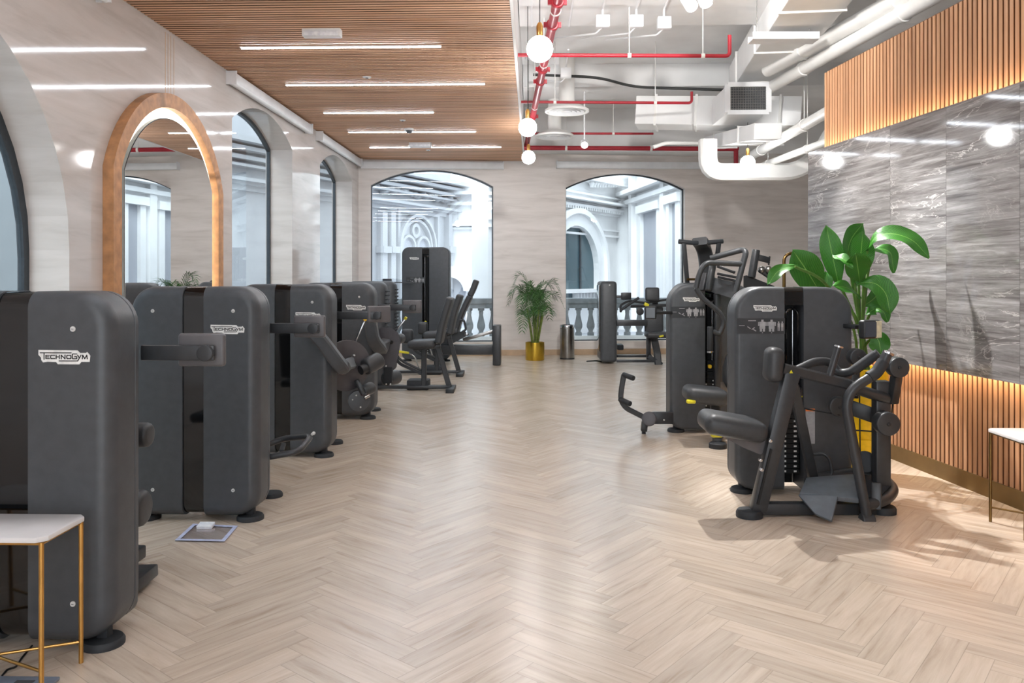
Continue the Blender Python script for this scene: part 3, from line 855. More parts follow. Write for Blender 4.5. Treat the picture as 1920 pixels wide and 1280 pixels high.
# ================================================================ spotlights
def spot(px, py, d, aim, label, watt, size=.022, blend=.25, ang=75):
    c = at(px, py, d); dr = (V(aim) - c).normalized()
    t = thing('spotlight', label, 'spotlight', c, group='ceiling spotlights')
    MB().cyl(c - dr * .2, c, .06, n=24, bev=.006).build('lamp_body', 'white_plastic', t)
    MB().cyl(c - dr * .012, c + dr * .002, .048, n=24).build('lens', 'spot_lens', t)
    q = c - dr * .11
    MB().cyl(q, V((q.x, q.y, ZS)), .012, n=10).box((q.x, q.y, ZS - .03), (.1, .1, .06), bev=.006).build('mounting_stem', 'white_plastic', t)
    L = bpy.data.lights.new('spot_beam', 'SPOT'); L.energy = watt; L.spot_size = math.radians(ang); L.spot_blend = blend; L.shadow_soft_size = size; L.color = (1, .985, .96)
    o = bpy.data.objects.new('spot_beam', L); C.objects.link(o); o.location = c + dr * .02; o.rotation_euler = dr.to_track_quat('-Z', 'Y').to_euler()
    return t
spot(1298, 14, 7.3, (2.6, 4.9, .6), 'white ceiling spotlight beside its twin, aimed at the machine by the partition', SPOT1, ang=58, blend=.5)
spot(1326, 10, 7.2, (2.75, 6.6, .7), 'white ceiling spotlight at the top, aimed at the tall plant', SPOT2, ang=62, blend=.5)
spot(1096, 272, 12.6, (.4, 5.5, .4), 'bright ceiling spotlight hanging before the end wall, aimed towards the camera', SPOT3, ang=60)

spot(1262, -203, 5.5, (4.0, 16.2, 2.2), 'added unseen spotlight above the camera view, brightening the end wall', SPOT_FILL, ang=100, blend=1., size=.12)  # out-of-view lamp added to lift the dark end wall
# ================================================================ weight machines
LOGO_PLATE = [(220, 222), (1250, 232), (1312, 298), (1480, 298), (1502, 272), (1588, 370), (1570, 532), (1345, 532), (1300, 596), (732, 592), (690, 536), (462, 532), (340, 546), (295, 482), (290, 422), (220, 350)]
LETTERS = [[(270, 295), (1085, 295)], [(370, 295), (370, 465)], [(508, 360), (420, 360), (420, 445), (510, 445)], [(420, 402), (495, 402)],
           [(650, 360), (560, 360), (545, 375), (545, 430), (560, 445), (655, 445)], [(690, 355), (690, 450)], [(775, 355), (775, 450)], [(690, 402), (775, 402)],
           [(825, 452), (825, 357), (925, 450), (925, 353)], [(985, 360), (1065, 360), (1080, 375), (1080, 430), (1065, 445), (985, 445), (972, 430), (972, 375), (985, 360)],
           [(1235, 325), (1135, 325), (1118, 345), (1118, 430), (1135, 448), (1235, 448), (1235, 395), (1180, 395)],
           [(1258, 355), (1305, 428)], [(1348, 355), (1260, 505), (770, 505)], [(1380, 450), (1392, 355), (1445, 445), (1500, 355), (1512, 450)]]
def rrect(i, w, z0, z1, Rt, Rb, side, s):
    """rounded outline inset by i, clipped to one side of a centre strip of half width s"""
    h = w / 2 - i; top, bot = z1 - i, z0 + i; rt, rb = max(.01, Rt - i), max(.01, Rb - i)
    P = [(s, top)]
    for k in range(9):
        a = math.pi / 2 * (1 - k / 8); P.append((h - rt + rt * math.cos(a), top - rt + rt * math.sin(a)))
    for k in range(9):
        a = -math.pi / 2 * k / 8; P.append((h - rb + rb * math.cos(a), bot + rb + rb * math.sin(a)))
    P.append((s, bot))
    return [(x * side, z) for x, z in P]
def shell(outline, prof):
    """loft outline(inset) through (inset, y) pairs and cap both ends"""
    m = MB(); rings = []
    for i, y in prof: rings.append([m.bm.verts.new((x, y, z)) for x, z in outline(i)])
    n = len(rings[0])
    for a, b in zip(rings, rings[1:]):
        for k in range(n): m.bm.faces.new((a[k], a[(k + 1) % n], b[(k + 1) % n], b[k]))
    m.bm.faces.new(rings[0]); m.bm.faces.new(rings[-1][::-1])
    return m
def text_plate(parent, x, z, y, width):
    """white name plate with its dark lettering, on a face that looks towards -y (local)"""
    k = width / 1365.
    g = lambda u, v, t: V((x + (u - 902) * k, y - t, z - (v - 410) * k))
    p = MB().prism(LOGO_PLATE, g, 0, .003).build('logo_plate', 'logo_white', parent, world=False, smooth=False)
    p['label'] = 'white name plate with dark lettering'
    m = MB()
    for st in LETTERS:
        for (a, b) in zip(st, st[1:]):
            d = V((b[0] - a[0], b[1] - a[1])); d.normalize(); n = V((-d.y, d.x)) * 12; e = d * 11
            q = [(a[0] - e.x + n.x, a[1] - e.y + n.y), (b[0] + e.x + n.x, b[1] + e.y + n.y), (b[0] + e.x - n.x, b[1] + e.y - n.y), (a[0] - e.x - n.x, a[1] - e.y - n.y)]
            m.prism(q, g, .0025, .004)
    m.build('lettering', 'logo_black', p, world=False, smooth=False)
def shroud(t, w=.83, z0=.035, z1=1.492, th=.25, Rt=.15, Rb=.15, b=.07, s=.068, open_front=False):
    prof = [(b * (1 - math.sin(a)), b * (1 - math.cos(a))) for a in [math.pi / 2 * k / 6 for k in range(7)]]
    prof += [(0, th - .055), (.005, th - .053), (.005, th - .047), (0, th - .045), (0, th - .02), (.02, th)]
    for side in (-1, 1):
        shell(lambda i: rrect(i, w, z0, z1, Rt, Rb, side, s), prof).build('side_panel', 'charcoal', t, world=False)
    o = lambda i: [(-s + .001, z1 - i - .002), (s - .001, z1 - i - .002), (s - .001, z0 + i + .012), (-s + .001, z0 + i + .012)]
    p2 = [(i, y + .012) for i, y in prof[:7]] + [(0, th - .01)]
    if not open_front:
        shell(o, p2).build('centre_strip', 'gloss_black', t, world=False)
    else:
        # glossy hood on top, open slot below it for the weight stack
        zt = z1 - .13
        oh = lambda i: [(-s + .001, z1 - i - .002), (s - .001, z1 - i - .002), (s - .001, zt), (-s + .001, zt)]
        shell(oh, p2).build('strip_hood', 'gloss_black', t, world=False)
        m = MB().box((0, th - .02, (z0 + zt) / 2), (2 * s - .002, .02, zt - z0))
        m.build('slot_back', 'black', t, world=False)
        m = MB()
        # arched inner bezel
        A_ = []
        for k in range(13):
            a = math.pi * k / 12; A_.append(((s - .024) * math.cos(a), zt - .07 + (s - .024) * math.sin(a)))
        ring = [V((x, .05, z)) for x, z in [(s - .024, .5)] + A_ + [(-s + .024, .5)]]
        m.tube(ring, .009, 0, 8); m.build('slot_bezel', 'gloss_black', t, world=False)
        for x in (-.03, .03): MB().cyl((x, .13, z0 + .03), (x, .13, zt - .02), .008, n=10).build('guide_rod', 'chrome', t, world=False)
        m = MB(); n = 16
        for k in range(n): m.span((-s + .012, .07, .14 + k * .036), (s - .012, .19, .14 + k * .036 + .032))
        ws = m.build('weight_stack', 'black', t, world=False, smooth=False)
        m = MB()
        for k in range(n):
            z = .14 + k * .036 + .016
            m.box((-.042, .069, z), (.014, .002, .014))
            if k < 11: m.box((.03, .069, z), (.02, .002, .012))
        l = m.build('weight_numbers', 'logo_white', ws, world=False, smooth=False)
        m = MB().disc((-.01, .055, .14 + 15 * .036 - .02), (0, -1, 0), .02, .03, 16); m.build('selector_pin', 'amber', ws, world=False)
def foot(t, x, y, r=.085, post=True, name='foot'):
    m = MB().lathe([(r, 0), (r, .018), (r * .9, .03), (0, .034)], (x, y, .0), 24)
    if post: m.box((x - .0, y + .01, .075), (.05, .05, .11), bev=.008)
    return m.build(name, 'rubber', t, world=False)
def bolts(t, pts):
    for x, z in pts:
        b_ = MB().disc((x, -.001, z), (0, -1, 0), .0115, .006, 16, bev=.002).build('bolt', 'bolt_white', t, world=False)
        MB().box((x, -.0045, z), (.009, .002, .0022)).build('bolt_slot', 'grille_dark', b_, world=False, smooth=False)
def icons(t, x, z, y=-.001):
    """instruction strip with small figures"""
    p = MB().span((x - .17, y - .002, z - .055), (x + .17, y + .002, z + .055)).build('instruction_strip', 'charcoal_frame', t, world=False, smooth=False)
    m = MB()
    yy = y - .0035
    def q(x0, z0, x1, z1): m.span((x + x0, yy, z + z0), (x + x1, yy + .002, z + z1))
    q(-.155, .0, -.115, .004)
    q(-.09, .035, -.035, .04)
    for k, (u, v) in enumerate(((-.085, -.012), (-.055, -.018), (-.045, -.03))): m.box((x + u, yy, z + v), (.026, .002, .006), Matrix.Rotation(.6 * (-1) ** k, 3, 'Y'))
    for u in (.01, .075):       # torso figures
        q(u - .02, -.02, u + .02, .03); q(u - .008, .03, u + .008, .045); q(u - .03, .0, u - .022, .028); q(u + .022, .0, u + .03, .028); q(u - .018, -.04, u - .003, -.02); q(u + .003, -.04, u + .018, -.02); m.box((x + u, yy, z - .048), (.006, .002, .006))
    for u in (.125, .15):       # small standing figures
        q(u - .008, -.008, u + .008, .02); q(u - .004, .022, u + .004, .032); q(u - .007, -.034, u - .002, -.008); q(u + .002, -.034, u + .007, -.008)
    m.build('figures', 'sticker_grey', p, world=False, smooth=False)
def slab(m, q, th):
    q = [V(p) for p in q]; n = (q[1] - q[0]).cross(q[2] - q[0]).normalized() * th
    A_ = [m.bm.verts.new(p) for p in q]; B_ = [m.bm.verts.new(p + n) for p in q]
    m.bm.faces.new(A_); m.bm.faces.new(B_[::-1]); k = len(q)
    for i in range(k): m.bm.faces.new((A_[i], B_[i], B_[(i + 1) % k], A_[(i + 1) % k]))
    return m
def pad(t, c, s, rot=None, name='seat', bev=.03, mat='pad'):
    return MB().box(c, s, rot, bev=bev, seg=4).build(name, mat, t)
def padrail(pts, th, w, name, t):
    """upholstered pad that follows points in an x-z plane, th thick, w wide along y, with soft edges"""
    m = MB(); P = m.rounded(pts, .3, 6); a, b = th / 2, w / 2; prof = []
    for k in range(24):
        q = 2 * math.pi * k / 24; c, s = math.cos(q), math.sin(q)
        prof.append((a * (1 if c > 0 else -1) * abs(c) ** .45, b * (1 if s > 0 else -1) * abs(s) ** .3))
    n = len(P); L = (P[-1] - P[0]).length
    u0, u1 = (P[0] - P[1]).normalized(), (P[-1] - P[-2]).normalized()
    Q = [P[0]] + [P[0].lerp(P[1], .02)] + P[1:-1] + [P[-2].lerp(P[-1], .98)] + [P[-1]]
    Q = [P[0] + u0 * .02, P[0] + u0 * .012] + P + [P[-1] + u1 * .012, P[-1] + u1 * .02]
    sc = [.72, .9] + [1] * n + [.9, .72]
    m.sweep(Q, prof, up=(0, 1, 0), scale=sc)
    return m.build(name, 'pad', t)
RX = lambda a: Matrix.Rotation(math.radians(a), 3, 'X')
RY = lambda a: Matrix.Rotation(math.radians(a), 3, 'Y')
RZ = lambda a: Matrix.Rotation(math.radians(a), 3, 'Z')
A = at

# ---------------------------------------------------------------- row along the side windows
XM = -2.152
def base_machine(label, d, grp='weight machines backing the side windows'):
    px = 960 + F * (XM * cY + 0 * sY + d * math.tan(YAW)) / d
    p = at(1000 + XM / d * F, HOR, d)
    t = thing('weight_machine', label, 'weight machine', (p.x, p.y, 0), group=grp)
    shroud(t)
    MB().span((-.40, .2, .06), (.37, .34, 1.40), bev=.03).build('rear_cover', 'charcoal_frame', t, world=False)
    bolts(t, [(-.257, 1.338), (.257, 1.338), (-.257, .207), (.257, .207)])
    text_plate(t, .222, 1.222, 0, .216)
    foot(t, .335, .09); foot(t, -.335, .09)
    if d > 4: foot(t, .3, .62, .075, post=False)
    MB().span((-.05, .3, .03), (.05, 1.05, .1), bev=.01).build('base_rail', 'charcoal_frame', t, world=False)
    return t
def back_seat(t, x=-.12, y=.8, bk_=True):
    MB().box((x, y, .5), (.34, .4, .08), bev=.03, seg=4).build('seat', 'pad', t, world=False)
    if bk_: MB().box((x, y + .2, .82), (.32, .09, .5), RX(-8), bev=.03, seg=4).build('backrest', 'pad', t, world=False)
    MB().span((x - .04, y - .05, .08), (x + .04, y + .05, .47)).build('seat_post', 'charcoal_frame', t, world=False)
def display(t, x0, x1, y0, sx, z=1.21, rot=0, w_=.215, h_=.15):
    """flat arm to the aisle side with a screen seen from its back (local)"""
    MB().span((x0, y0 + .055, z - .034), (x1, y0 + .075, z + .034), bev=.006).build('display_arm', 'charcoal_frame', t, world=False)
    s_ = MB().box((sx, y0 + .11, z + .01), (w_, .035, h_), RZ(rot), bev=.014, seg=3).build('display', 'screen_back', t, world=False)
    MB().disc((x1 - .035, y0 + .05, z), (0, -1, 0), .036, .03, 28).build('hinge', 'charcoal_frame', s_, world=False)
    MB().box((sx + .019 * math.sin(math.radians(-rot)), y0 + .13, z + .01), (w_ - .02, .004, h_ - .02), RZ(rot)).build('screen', 'gloss_black', s_, world=False)
m1 = base_machine('charcoal weight machine standing nearest the camera, behind the low marble side table', 3.30)
display(m1, .38, .715, .26, .64)
MB().cyl(at(225, 815, 3.8), at(283, 815, 3.8), .058, n=24, bev=.02).build('leg_roller', 'pad', m1)
MB().cyl(at(225, 952, 3.85), at(275, 952, 3.85), .088, n=24, bev=.03).build('ankle_roller', 'pad', m1)
back_seat(m1, -.2, .8, False)
MB().bar(at(205, 1085, 3.98), at(279, 1082, 3.98), .22, .06, bev=.008).build('foot_plate', 'charcoal_frame', m1)
m2 = base_machine('charcoal weight machine in the side-window row with the clear sign holder before it', 5.056)
display(m2, .38, .715, .26, .64)
back_seat(m2)
m = MB().tube([at(496, 836, 5.62), at(530, 822, 5.68), at(584, 817, 5.62), at(560, 846, 5.36), at(496, 858, 5.34)], .021, .06, 14); m.build('foot_loop', 'charcoal_frame', m2)
MB().disc(at(588, 812, 5.6), (0, -1, 0), .012, .02, 14).build('loop_bolt', 'bolt_white', m2)
MB().rail([at(528, 845, 5.4), at(532, 832, 5.62)], .03, .02, 0).build('loop_brace', 'charcoal_frame', m2)
m3 = base_machine('charcoal weight machine third from the camera in the side-window row, large disc beside it', 6.86)
display(m3, .38, .79, .26, .76, rot=28)
back_seat(m3)
dd = 7.45
MB().disc(A(650, 685, dd), (.62, -.78, 0), .238, .022, 44).build('cam_disc', 'disc_grey', m3)
MB().rail([A(572, 608, 6.72), A(600, 634, 6.72), A(642, 690, 6.8), A(656, 681, 7.38)], .11, .1, .08, up=(0, -1, 0)).build('padded_lever', 'charcoal', m3)
MB().cyl(A(640, 690, dd - .08), A(664, 676, dd - .02), .055, n=20, bev=.01).build('lever_hub', 'charcoal_frame', m3)
for p_ in ((664, 666), (661, 684)): MB().disc(A(*p_, dd - .04), (.62, -.78, 0), .009, .02, 12).build('bolt', 'bolt_white', m3)
MB().bar(A(666, 640, dd + .1), A(684, 600, dd + .1), .03, .018, bev=.004).build('range_lever', 'chrome', m3)
MB().bar(A(683.5, 601, dd + .1), A(686, 596, dd + .1), .04, .028, bev=.006).build('lever_grip', 'amber', m3)
MB().cyl(A(684, 689, dd + .05), A(712, 674, dd + .2), .078, n=26, bev=.022).build('thigh_roller', 'pad', m3)
MB().cyl(A(676, 694, dd), A(690, 688, dd + .06), .045, n=20).build('roller_axle', 'dark_frame', m3)
MB().bar(A(668, 712, dd), A(682, 740, dd), .07, .04, bev=.01).build('shin_lever', 'charcoal_frame', m3)
MB().disc(A(672, 751, dd), (.3, -.95, 0), .098, .05, 32).build('pulley_disc', 'charcoal', m3)
MB().cyl(A(678, 735, dd + .03), A(697, 726, dd + .16), .058, n=24, bev=.016).build('shin_roller', 'pad', m3)
for p_ in ((668, 741), (676, 763), (661, 749)): MB().disc(A(*p_, dd - .035), (.3, -.95, 0), .008, .012, 12).build('bolt', 'bolt_white', m3)
MB().cyl(A(683, 746, dd - .03), A(692, 741, dd), .018, n=14).build('axle_cap', 'chrome', m3)
m4 = base_machine('charcoal weight machine fourth from the camera in the side-window row, small disc plate beside it', 8.71)
display(m4, .38, .83, .26, .78, rot=6)
back_seat(m4)
dd = 9.25
MB().prism([(x, y) for x, y in ((702, 622), (716, 613), (733, 614), (747, 624), (751, 642), (748, 662), (740, 690), (722, 693), (706, 684), (700, 650))], lambda u, v, q: A(u, v, dd + q), -.012, .012).build('cam_plate', 'disc_grey', m4)
MB().rail([A(694, 600, 8.55), A(700, 638, 8.55), A(714, 655, 8.65), A(722, 645, 9.2)], .13, .11, .1, up=(0, -1, 0)).build('padded_lever', 'charcoal', m4)
MB().disc(A(734, 641, dd - .02), (0, -1, 0), .022, .03, 18).build('cam_hub', 'black', m4)
for p_ in ((722, 636), (722, 650), (724, 686)): MB().disc(A(*p_, dd - .02), (0, -1, 0), .009, .02, 12).build('bolt', 'bolt_white', m4)
MB().bar(A(740, 622, dd + .1), A(760, 598, dd + .1), .03, .018, bev=.004).build('range_lever', 'chrome', m4)
MB().bar(A(759, 599, dd + .1), A(762, 594, dd + .1), .045, .03, bev=.006).build('lever_grip', 'yellow', m4)
MB().rail([A(728, 688, dd), A(728, 716, dd)], .1, .06, 0, up=(0, -1, 0)).build('shin_lever', 'rubber', m4)
MB().cyl(A(724, 710, dd + .05), A(744, 706, dd + .25), .085, n=24, bev=.02).build('shin_roller', 'pad', m4)
MB().cyl(A(744, 636, dd + .1), A(752, 634, dd + .3), .06, n=20, bev=.015).build('thigh_roller', 'pad', m4)
for p_ in ((724, 720), (732, 720)): MB().disc(A(*p_, dd - .04), (0, -1, 0), .009, .02, 12).build('bolt', 'bolt_white', m4)

# ---------------------------------------------------------------- seated hip machines further down the same row
def hip_machine(d, label, o, back):
    """o(x, y): pixel of the nearer machine moved to this one's place"""
    p = at(1000 - 1.95 / d * F, HOR, d); p.z = 0
    t = thing('hip_machine', label, 'weight machine', (p.x, p.y, 0), group='hip machines with seats towards the aisle')
    q = lambda x, y, e=0.: o(x, y, e)
    MB().bar(q(700, 725), q(846, 725), .09, .045, bev=.008).build('base_rail', 'charcoal_frame', t)
    MB().bar(q(838, 729, -.05), q(853, 729, -.05), .5, .06, bev=.008).build('base_foot', 'dark_frame', t)
    MB().rail([q(820, 648), q(826, 668), q(843, 727)], .07, .05, .05, up=(0, -1, 0)).build('rear_leg', 'charcoal_frame', t)
    MB().rail([q(795, 655), q(795, 722)], .07, .07, 0, up=(0, -1, 0)).build('seat_post', 'charcoal_frame', t)
    MB().rail([q(742, 672), q(750, 682), q(790, 700)], .04, .04, .05, up=(0, -1, 0)).build('front_strut', 'charcoal_frame', t)
    MB().tube([q(744, 650), q(744, 668), q(756, 678), q(790, 694)], .018, .08).build('guide_tube', 'charcoal_frame', t)
    MB().bar(q(775, 654), q(826, 648), .1, .05, bev=.008).build('seat_frame', 'charcoal_frame', t)
    c = (q(770, 645) + q(815, 643)) / 2
    MB().box(c, ((q(817, 644) - q(766, 644)).length, .4, .11), RY(-2), bev=.045, seg=4).build('seat', 'pad', t)
    a_, b_ = q(824, 640), q(845, 560)
    padrail([a_, a_.lerp(b_, .5) + V((-.02, 0, 0)), b_], .10, .40, 'backrest', t)
    l = MB().tube([q(766, 661), q(778, 668), q(785, 690)], .009, .06, 8).build('seat_lever', 'chrome', t)
    MB().bar(q(748, 658.5), q(767, 661.5), .045, .03, bev=.008).build('lever_grip', 'yellow', l)
    MB().box(q(764, 630, .1), (.16, .12, .2), bev=.04, seg=4).build('knee_pad', 'pad', t)
    MB().box(q(785, 720, .1), (.3, .25, .14), bev=.02).build('cam_housing', 'rubber', t)
    s_ = MB().span(p + V((-.7 - back, .0, .04)), p + V((.08 - back, .32, 1.49)), bev=.1, seg=4).build('shroud', 'charcoal', t)
    m = MB()
    for k in range(12):
        m.box(p + V((.085 - back, .16, .75 + k * .055)), (.02, .24, .02), bev=.005)
    m.build('vent_ribs', 'rubber', s_)
    return t
hip_machine(11.0, 'seat-type hip machine with yellow-gripped lever, nearer of two before the leg press', lambda x, y, e: at(x, y, 11.0 + e), .17)
def far(x, y, e):
    q = at(x, y, 11.0 + e); q2 = q.copy(); q2.y += 1.75; q2.x -= .03; return q2
hip_machine(12.75, 'seat-type hip machine farther from the camera, between its twin and the leg press', far, .34)

# ---------------------------------------------------------------- tall tower and leg press at the end window
d = 14.75
p = at(798, HOR, d)
t = thing('weight_tower', 'tall charcoal weight tower in front of the end window beside the leg press', 'weight machine', (p.x, p.y, 0))
shroud(t, w=.885, z1=2.11, th=.3, Rt=.13, Rb=.1, b=.03, s=.066, open_front=True)
text_plate(t, -.21, 1.90, 0, .17)
icons(t, -.19, 1.5)
foot(t, .36, .1); foot(t, -.36, .1)
MB().bar(at(735, 529, d - .1), at(778, 530, d - .05), .05, .02).build('display_arm', 'charcoal_frame', t)
s_ = MB().box(at(726, 529, d - .12), (.17, .04, .13), bev=.01).build('display', 'dark_frame', t)
MB().box(at(726, 529, d - .145), (.14, .006, .1)).build('screen', 'screen_glow', s_)
MB().cyl(at(798, 603, d - .02), at(798, 603, d - .06), .02, n=14).build('selector_pin_knob', 'yellow', t)
d = 14.2
p = at(880, HOR, d); p.z = 0
t = thing('leg_press', 'low charcoal leg press with reclining seat, before the end window', 'leg press', p)
MB().bar(at(812, 655, d), at(934, 655, d), .2, .17, bev=.012).build('main_beam', 'charcoal_frame', t)
MB().bar(at(932, 683, d), at(932, 609, d), .14, .34, up=(0, 1, 0), bev=.015).build('end_post', 'charcoal_frame', t)
MB().cyl(at(932, 685.5, d), at(932, 681, d), .06).build('foot', 'rubber', t)
MB().cyl(at(820, 684, d), at(820, 660, d), .06).build('foot', 'rubber', t)
MB().bar(at(868, 637, d), at(928, 620, d), .06, .06, bev=.01).build('slide_rail', 'steel', t)
MB().prism([(838, 632), (848, 622), (872, 621), (880, 627), (850, 643), (840, 645)], lambda u, v, q: at(u, v, d + q), -.12, .12).build('carriage', 'charcoal_frame', t)
MB().disc(at(874, 626, d - .14), (0, -1, 0), .03, .03, 18).build('pivot_cap', 'chrome', t)
padrail([at(856, 618, d), at(866, 588, d), at(881, 556, d)], .1, .44, 'backrest', t)
padrail([at(882, 553, d), at(888, 541, d), at(893, 527, d)], .1, .3, 'headrest', t)
MB().tube([at(862, 600, d - .25), at(870, 600, d - .25), at(874, 618, d - .25), at(866, 622, d - .25)], .02, .04).build('hand_grip', 'charcoal_frame', t)
pad(t, at(838, 621, d), (.45, .46, .1), RY(-8), 'seat')

# ---------------------------------------------------------------- row beside the slatted partition
def front_machine(label, px_centre, d, grp='weight machines beside the slatted partition'):
    p = at(px_centre, HOR, d)
    t = thing('weight_machine', label, 'weight machine', (p.x, p.y, 0), group=grp)
    shroud(t, z1=1.482, th=.26, Rt=.19, Rb=.13, b=.035, open_front=True)
    text_plate(t, -.205, 1.33, 0, .165)
    icons(t, -.235, 1.205)
    foot(t, -.34, .1); foot(t, .34, .1)
    MB().box((-.1, .27, .7), (.5, .06, 1.2), bev=.02).build('rear_cover', 'charcoal_frame', t, world=False)
    return t
r1 = front_machine('charcoal row machine with chest pad and handles, nearest the camera beside the slatted partition', 1489, 5.69)
MB().span((.08, -.004, .37), (.145, .0, .60)).build('notice', 'sticker_grey', r1, world=False, smooth=False)
MB().span((.08, -.006, .60), (.145, .0, .618)).build('notice_band', 'orange', r1, world=False, smooth=False)
g = 5.2
legs = MB().bar(A(1420, 958, g), A(1484, 697, g), .1, .085, up=(0, 1, 0), bev=.012)
legs.build('front_leg', 'charcoal_frame', r1)
MB().bar(A(1421, 945, g - .052), A(1446, 842, g - .052), .014, .012, up=(0, 1, 0)).build('adjuster_slot', 'black', r1)
for (x, y) in ((1444, 826), (1426, 862), (1428, 880)): MB().disc(A(x, y, g - .06), (0, -1, 0), .012, .03, 14).build('adjuster_knob', 'chrome', r1)
MB().rail([A(1466, 690, g), A(1590, 720, g + .03)], .085, .07, 0).build('top_beam', 'charcoal_frame', r1)
MB().prism([(1480, 699.5), (1487, 699.5), (1483.5, 693)], lambda u, v, q: A(u, v, g - .04 + q), -.012, -.005).build('warning_label', 'yellow', r1, smooth=False)
MB().tube([A(1586, 719, g + .03), A(1620, 734, g + .08), A(1668, 748, g + .14)], .036, .06, 16).build('top_tube', 'charcoal_frame', r1)
MB().bar(A(1487, 720, g + .04), A(1525, 898, g + .32), .06, .06, up=(0, 1, 0), bev=.008).build('rear_leg', 'charcoal_frame', r1)
MB().bar(A(1420, 952, g), A(1640, 952, g + .06), .075, .075, bev=.01).build('base_beam', 'charcoal_frame', r1)
for (x, y, dd_) in ((1405, 972, 5.19), (1655, 966, 5.28)):
    c = A(x, y, dd_); c.z = 0
    MB().lathe([(.085, 0), (.085, .03), (.075, .045), (0, .048)], c, 24).build('foot', 'rubber', r1)
c = A(1652, 900, g + .16)
MB().box((c.x, c.y, .45), (.1, .09, .82), bev=.012).build('column', 'charcoal_frame', r1)
MB().tube([A(1626, 972, 5.12), A(1582, 738, 5.12), A(1648, 697, 5.12), A(1664, 662, 5.12)], .032, .16, 16).build('press_arm', 'charcoal_frame', r1)
MB().tube([A(1630, 707, 5.12), A(1643, 699, 5.12), A(1657, 677, 5.12)], .038, .03, 16).build('hand_grip', 'rubber', r1)
MB().cyl(A(1664.5, 664, 5.12), A(1666.5, 660, 5.12), .036, n=18).build('grip_cap', 'chrome', r1)
MB().cyl(A(1614, 975, 5.12), A(1638, 975, 5.12), .045, n=20, bev=.008).build('arm_pivot', 'charcoal_frame', r1)
MB().tube([A(1490, 695, g + .1), A(1528, 677, g + .16), A(1556, 677, g + .18), A(1573, 700, g + .16), A(1597, 697, g + .1), A(1647, 661, g + .02)], .028, .07, 14).build('press_arm', 'charcoal_frame', r1)
MB().tube([A(1600, 695, g + .09), A(1643, 664, g + .03)], .033, 0, 16).build('hand_grip', 'rubber', r1)
MB().cyl(A(1554, 710, g), A(1572, 650, g), .022, n=16).build('upright_grip', 'charcoal_frame', r1)
MB().cyl(A(1571.7, 651, g), A(1572.6, 648, g), .03, n=16).build('grip_cap', 'chrome', r1)
def pulley(x, y, dd_, r_px, th=.06, n_='pulley'):
    r = r_px / F * dd_; c = A(x, y, dd_)
    o = MB().cyl(c + V((0, -th / 2, 0)), c + V((0, th / 2, 0)), r, n=36, bev=.008).build(n_, 'charcoal_frame', r1)
    MB().disc(c + V((0, -th / 2 - .002, 0)), (0, -1, 0), r * .16, .012, 14).build('pulley_cap', 'dark_frame', o)
pulley(1572, 762, 5.45, 19); pulley(1661, 793, 5.2, 22, .09); pulley(1606, 669, 5.5, 16, .08); pulley(1682, 688, 5.25, 19, .08)
MB().bar(A(1584, 760, 5.5), A(1650, 783, 5.42), .03, .1, bev=.006).build('link_beam', 'dark_frame', r1)
MB().bar(A(1681, 705, 5.3), A(1673, 756, 5.33), .07, .05, bev=.008).build('pulley_stem', 'dark_frame', r1)
MB().bar(A(1606, 684, 5.55), A(1602, 745, 5.45), .05, .05, bev=.008).build('pulley_stem', 'dark_frame', r1)
for pts in ([A(1611, 680, 5.5), A(1613, 868, 5.55)], [A(1678, 704, 5.28), A(1664, 868, 5.4)], [A(1500, 764, 5.5), A(1575, 778, 5.42)], [A(1598, 806, 5.4), A(1660, 810, 5.3)]):
    MB().tube(pts, .005, 0, 8).build('cable', 'black', r1)
MB().cyl(A(1622, 866, 5.5), A(1622, 866, 5.44), .075, n=28, bev=.01).build('low_pulley', 'rubber', r1)
m = MB(); slab(m, [A(1512, 903, 5.42), A(1600, 896, 5.42), A(1610, 944, 5.12), A(1499, 932, 5.2)], -.035); m._bev(list(m.bm.verts), .006, 2)
m.build('foot_plate', 'grey_plastic', r1)
m = MB(); slab(m, [A(1497, 930, 5.22), A(1572, 933, 5.12), A(1560, 980, 5.03), A(1529, 966, 5.06)], -.03); m._bev(list(m.bm.verts), .006, 2)
m.build('foot_plate_flap', 'grey_plastic', r1)
MB().tube([A(1520, 900, 5.5), A(1600, 884, 5.55), A(1652, 893, 5.5), A(1678, 916, 5.35), A(1662, 938, 5.2), A(1618, 948, 5.12)], .036, .12, 14).build('base_loop', 'charcoal_frame', r1)
m = MB(); slab(m, [A(1610, 897, 5.48), A(1650, 899, 5.48), A(1668, 918, 5.32), A(1650, 938, 5.18), A(1618, 940, 5.15)], -.03); m.build('base_cover', 'rubber', r1)
MB().bar(A(1643, 905, 5.2), A(1643, 955, 5.16), .06, .07, bev=.008).build('base_bracket', 'charcoal_frame', r1)
MB().tube([A(1517, 853, 5.58), A(1546, 850, 5.5), A(1556, 860, 5.5), A(1562, 892, 5.5), A(1538, 895, 5.5)], .012, .05, 10).build('step_loop', 'charcoal_frame', r1)
MB().cyl(A(1497, 726, 5.55), A(1497, 741, 5.55), .022, r2=.028, n=16).build('cable_stop', 'rubber', r1)
MB().cyl(A(1497, 741, 5.55), A(1497, 744, 5.55), .028, n=16).build('stop_ring', 'yellow', r1)
